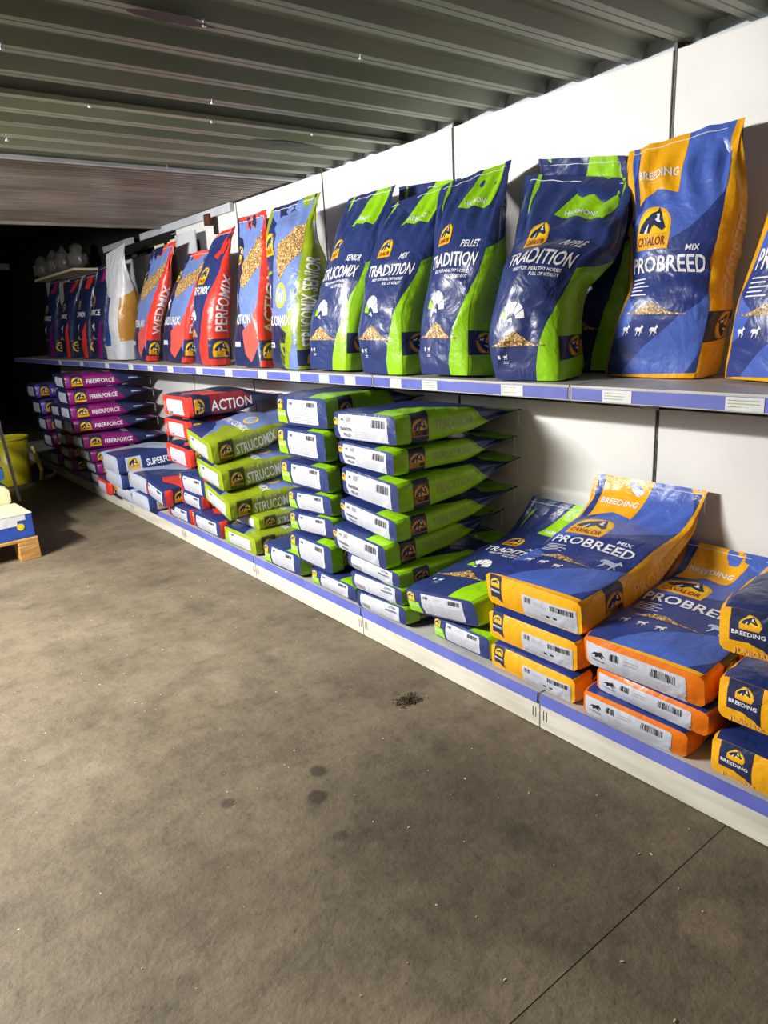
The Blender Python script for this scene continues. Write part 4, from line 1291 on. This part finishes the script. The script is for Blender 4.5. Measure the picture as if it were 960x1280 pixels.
# pale blue / white stack
lying(SUP, 5.32, X0 - .11, .345, .135, w=.40, L=.62, yaw=1, shift=-.08, rise=.05, label='pale and navy bag topmost of the pale stack, long navy side to the front', group='pale bag stack')
lying(SUP, 5.36, X0 - .09, .225, .12, w=.40, L=.60, yaw=1, shift=-.06, label='pale bag directly below the top of the pale stack', group='pale bag stack')
lying(SUP, 4.95, X0 - .05, .248, .12, w=.40, L=.60, yaw=1, shift=-.04, label='pale bag with navy top beside the large red patch bag', group='pale bag stack')
lying(SUP, 4.90, X0 - .07, .134, .11, w=.40, L=.60, yaw=1, shift=-.04, label='pale and navy bag drooping over the strip at the foot of the pale stack', group='pale bag stack')
lying(SUP, 5.27, X0 - .06, .134, .09, w=.38, L=.60, yaw=1, shift=-.06, label='pale bag at the foot of the pale stack, left one', group='pale bag stack')
lying(RLY, 5.62, X0 - .10, .134, .11, w=.36, L=.60, yaw=4, label='small dark bag with red end at the foot left of the pale stack', group=G_)
# purple stack
KS = [(6.30, .915, .115, 1.50), (6.27, .785, .125, 1.50), (6.27, .665, .115, 1.50), (6.25, .555, .110, 1.50), (6.15, .435, .115, 1.53), (6.12, .325, .105, 1.56), (6.07, .230, .095, 1.58), (6.05, .134, .095, 1.60)]
for i, (yc, z0, t, x0) in enumerate(KS):
    lying(FIB, yc, x0, z0, t, w=.40, L=.66, yaw=1, shift=-.16, rise=(.0, .02, .02, .02, 0, 0, 0, 0)[i], label='purple and navy bag in the purple stack, ' + ordw[i], group='purple stack')
for i, z0 in enumerate((.75, .60, .45, .30, .134)):
    lying(FIBV if i < 2 else FIB, 7.75 - .12 * i, X0 - .06, z0, .14, w=.40, L=.60, shift=-.1, label='dark violet bag in the farthest left stack, ' + (ordw[i] if i < 4 else 'bottom one'), group='far violet stack')
for i, z0 in enumerate((.62, .50, .37, .25, .134)):
    lying(FIB, 7.0 - .03 * i, X0 - .04, z0, .115, w=.38, L=.58, shift=-.1, label='dark purple bag, low stack left of the purple one, ' + (ordw[i] if i < 4 else 'bottom one'), group='low dark purple stack')

# ------------------------------------------------------------------ things on the upper far shelf
o = MB().obox((2.15, 4.93, 1.545), (.004, 0, 0), (0, .17, 0), (0, 0, .43)).build('paper_sheet', 'railwhite')
tag(o, 'pale grey card standing against the panel behind the red-sided bags', 'card')
o = MB().obox((2.215, 5.45, 1.545), (.004, 0, 0), (0, .22, 0), (0, 0, .43)).build('cardboard_sheet', 'carton')
tag(o, 'cream cardboard sheet against the wall behind the leftmost red-sided bag', 'card')
brd = MB().box(1.98, 2.2, 7.1, 8.6, 1.905, 1.925).build('shelf_board', 'carton')
tag(brd, 'narrow cream board above the far bags holding plastic-wrapped bundles', 'board')
for i, (y, x) in enumerate(((7.25, 2.08), (7.65, 2.06), (8.05, 2.07), (8.45, 2.05))):
    r = random.Random(i)
    bm = bmesh.new(); bmesh.ops.create_icosphere(bm, subdivisions=3, radius=1)
    for v in bm.verts:
        n = v.co.normalized()
        k = 1 + .14 * math.sin(n.x * 9 + i) * math.sin(n.y * 8) + .12 * math.sin(n.z * 11 + i * 2)
        top = max(0, n.z) ** 3
        v.co = Vector((n.x * .09 * k * (1 - .55 * top), n.y * .15 * k * (1 - .55 * top), n.z * .105 * k + top * .06))
        v.co.z = max(v.co.z, -.085)
    me = bpy.data.meshes.new('wrapped_bundle'); bm.to_mesh(me); bm.free()
    me.materials.append(MATS['silverfilm']); me.polygons.foreach_set('use_smooth', [True] * len(me.polygons))
    o = bpy.data.objects.new('wrapped_bundle', me); COL.objects.link(o); o.location = (x, y, 2.016)
    tag(o, 'crumpled grey plastic-wrapped bundle on the far cream board, ' + ('nearest', 'second nearest', 'third nearest', 'farthest')[i], 'bundle', 'plastic bundles above the far bags')

# ------------------------------------------------------------------ pallet with cartons at the left edge
PR = math.radians(0)
pal = empty('wooden_pallet', (.84, 4.70, 0)); tag(pal, 'pale wooden pallet on the floor at the left edge, carrying a blue carton', 'pallet')
pyaw = math.atan2(.03, .25)
pax = Vector((-math.cos(pyaw), -math.sin(pyaw) * .6, 0)).normalized()       # along the front edge, away from the corner
pay = Vector((pax.y, -pax.x, 0))                                         # to the rear
if pay.y < 0: pay = -pay


def pb(nm, mat, u0, u1, v0, v1, z0, z1, par, bev=.004):
    o_ = Vector((.84, 4.70, 0))
    c = o_ + pax * (u0 + u1) / 2 + pay * (v0 + v1) / 2 + Vector((0, 0, (z0 + z1) / 2))
    m = MB().obox(c, pax * (u1 - u0) / 2, pay * (v1 - v0) / 2, Vector((0, 0, (z1 - z0) / 2)))
    if par is None: return m.build(nm, mat, None, bevel=bev)
    return m.build(nm, mat, par, bevel=bev)


for u in (0, .35, .70):
    for v in (0, .55, 1.10): pb('block', 'wood', u, u + .12, v, v + .10, 0, .095, pal)
for u in (0, .35, .70): pb('stringer', 'wood', u, u + .12, 0, 1.2, .095, .118, pal)
for k in range(9): pb('deck_board', 'wood', 0, .82, k * .1375, k * .1375 + .10, .118, .138, pal)
o = pb('cardboard_carton', 'cartonblue', .01, .40, .01, .36, .14, .29, None)
tag(o, 'blue carton with a cream lid and a yellow dot on the wooden pallet', 'carton')
l = pb('lid', 'carton', .008, .402, .008, .362, .288, .296, None, .002); l.parent = o
l = pb('printed_patch', 'ticket', .10, .22, .0075, .0095, .225, .285, None, 0); l.parent = o
l = pb('printed_patch', 'ticket', .05, .22, .0078, .0096, .255, .286, None, 0); l.parent = o
l = pb('printed_line', 'ticket', .26, .39, .0078, .0096, .225, .229, None, 0); l.parent = o
l = pb('printed_line', 'ticket', .28, .39, .0078, .0096, .245, .248, None, 0); l.parent = o
c0 = Vector((.84, 4.70, .215)) + pax * .085 + pay * .0068
mb = MB(); b = 0
mb.v = [tuple(c0)] + [tuple(c0 + pax * .022 * math.cos(a) + Vector((0, 0, .022 * math.sin(a)))) for a in np.linspace(0, 2 * math.pi, 19)[:-1]]
mb.f = [(0, i + 1, (i + 1) % 18 + 1) for i in range(18)]
l = mb.build('yellow_dot', 'yellow'); l.parent = o
CRE = plain('cream'); CRE.body['bottom'] = 'cream'
CRE.text('mineral', 'bottom', .20, .05, .03, 'text_dark', 3, w=.12)
for i, z0 in enumerate((.14, .27)):
    lying(CRE, 5.27, .16 + .0, z0, .125, w=.42, L=.60, yaw=0, label='cream sack behind the blue carton on the pallet, ' + ('lower', 'upper')[i], group='cream sacks on the pallet', s0=.75) if False else None
# cream sacks stand behind the carton, ends towards the camera
def sack(d, x, y, z0, t, w, L, label, group, ang):
    ca, sa = math.cos(ang), math.sin(ang)
    a = np.array([ca, sa]); u = np.array([-sa, ca])
    st = []
    for s in (0, .5, 1):
        c = np.array([x, y]) + u * L * s
        st.append((s, (c[0] - a[0] * w / 2, c[1] - a[1] * w / 2, z0 + t / 2), (c[0] + a[0] * w / 2, c[1] + a[1] * w / 2, z0 + t / 2)))
    return make_bag('lying', d, st, t, s0=.8, label=label, group=group, n0=6, n1=5, puff=.05, crease=.003, stitch=False, name='feed_sack')


sack(CRE, .59, 5.06, .142, .13, .42, .24, 'cream sack behind the blue carton on the pallet, lower one', 'cream sacks on the pallet', .06)
sack(CRE, .585, 5.06, .275, .14, .42, .24, 'cream sack behind the blue carton on the pallet, upper one', 'cream sacks on the pallet', .06)
SB = plain('bluetub')
for i in range(7):
    sack(SB, .575, 5.33, .142 + i * .124, .12, .50, .62, 'blue sack in the tall stack at the left edge, ' + ('topmost', 'second from the top', 'third from the top', 'fourth from the top', 'fifth from the top', 'second from the bottom', 'bottom one')[6 - i], 'tall blue sack stack', .03)
# white lath leaning, yellow tub
o = MB().obox((1.045, 6.55, .62), (.012, 0, -.004), (0, .006, 0), (-.035, .02, .62)).build('white_lath', 'railwhite')
tag(o, 'thin white lath leaning upright between the blue stack and the yellow tub', 'lath')
tub = empty('yellow_tub', (1.20, 7.36, 0)); tag(tub, 'yellow plastic tub standing on the dark floor at the left', 'tub')
MB().lathe((1.20, 7.36, 0), [(0, .004), (.15, .004), (.156, .015), (.185, .44), (.178, .44), (.15, .02), (0, .02)], 32).build('tub_wall', 'tubyellow', tub, smooth=True)
MB().lathe((1.20, 7.36, 0), [(.184, .425), (.197, .43), (.197, .45), (.18, .45), (.18, .44)], 32).build('rim', 'tubyellow', tub, smooth=True)
o = MB().tube([(1.42, 7.25, .02), (1.43, 7.2, .12), (1.40, 7.28, .34)], .018, 8).build('tool_handle', 'tubyellow')
tag(o, 'short pale yellow handle standing beside the yellow tub', 'tool')

# ------------------------------------------------------------------ crumbs on the floor
r = random.Random(3)
mb = MB()
for k in range(260):
    a = r.uniform(0, 6.28); rr = abs(r.gauss(0, .022))
    c = Vector((1.42 + rr * math.cos(a) * 1.3, 1.79 + rr * math.sin(a), .003 + max(0, .012 - rr * .3) * r.random()))
    d1 = Vector((r.gauss(0, 1), r.gauss(0, 1), r.gauss(0, .3))).normalized() * r.uniform(.002, .006)
    d2 = d1.orthogonal().normalized() * .0013; d3 = d1.cross(d2).normalized() * .0013
    mb.obox(c, d1, d2, d3)
o = mb.build('spilled_feed', 'rubble')
tag(o, 'small dark clump of spilled feed on the concrete floor near the plinth', 'feed', kind='stuff')
mb = MB()
for k in range(170):
    x = r.uniform(-.3, 1.6); y = r.uniform(.5, 4.5)
    c = Vector((x, y, .0015)); a = r.uniform(0, 6.28); ln = r.choice((.001, .0012, .0015, .0035))
    mb.obox(c, Vector((math.cos(a), math.sin(a), 0)) * ln, Vector((-math.sin(a), math.cos(a), 0)) * .0008, Vector((0, 0, .0008)))
o = mb.build('chaff', 'carton')
tag(o, 'scattered pale chaff and straw bits over the concrete floor', 'chaff', kind='stuff')

# the fluorescent batten itself, out of the frame to the left
bat = empty('ceiling_lamp', (TUBE_X, TUBE_Y, 2.0)); tag(bat, 'fluorescent batten hanging under the corrugated roof left of the frame', 'lamp')
MB().box(TUBE_X - .03, TUBE_X + .03, TUBE_Y - .65, TUBE_Y + .65, 2.02, 2.06).build('batten', 'railwhite', bat)
for yy in (-.5, .5): MB().tube([(TUBE_X, TUBE_Y + yy, 2.06), (TUBE_X, TUBE_Y + yy, 2.1)], .004).build('hanger', 'blackmetal', bat)
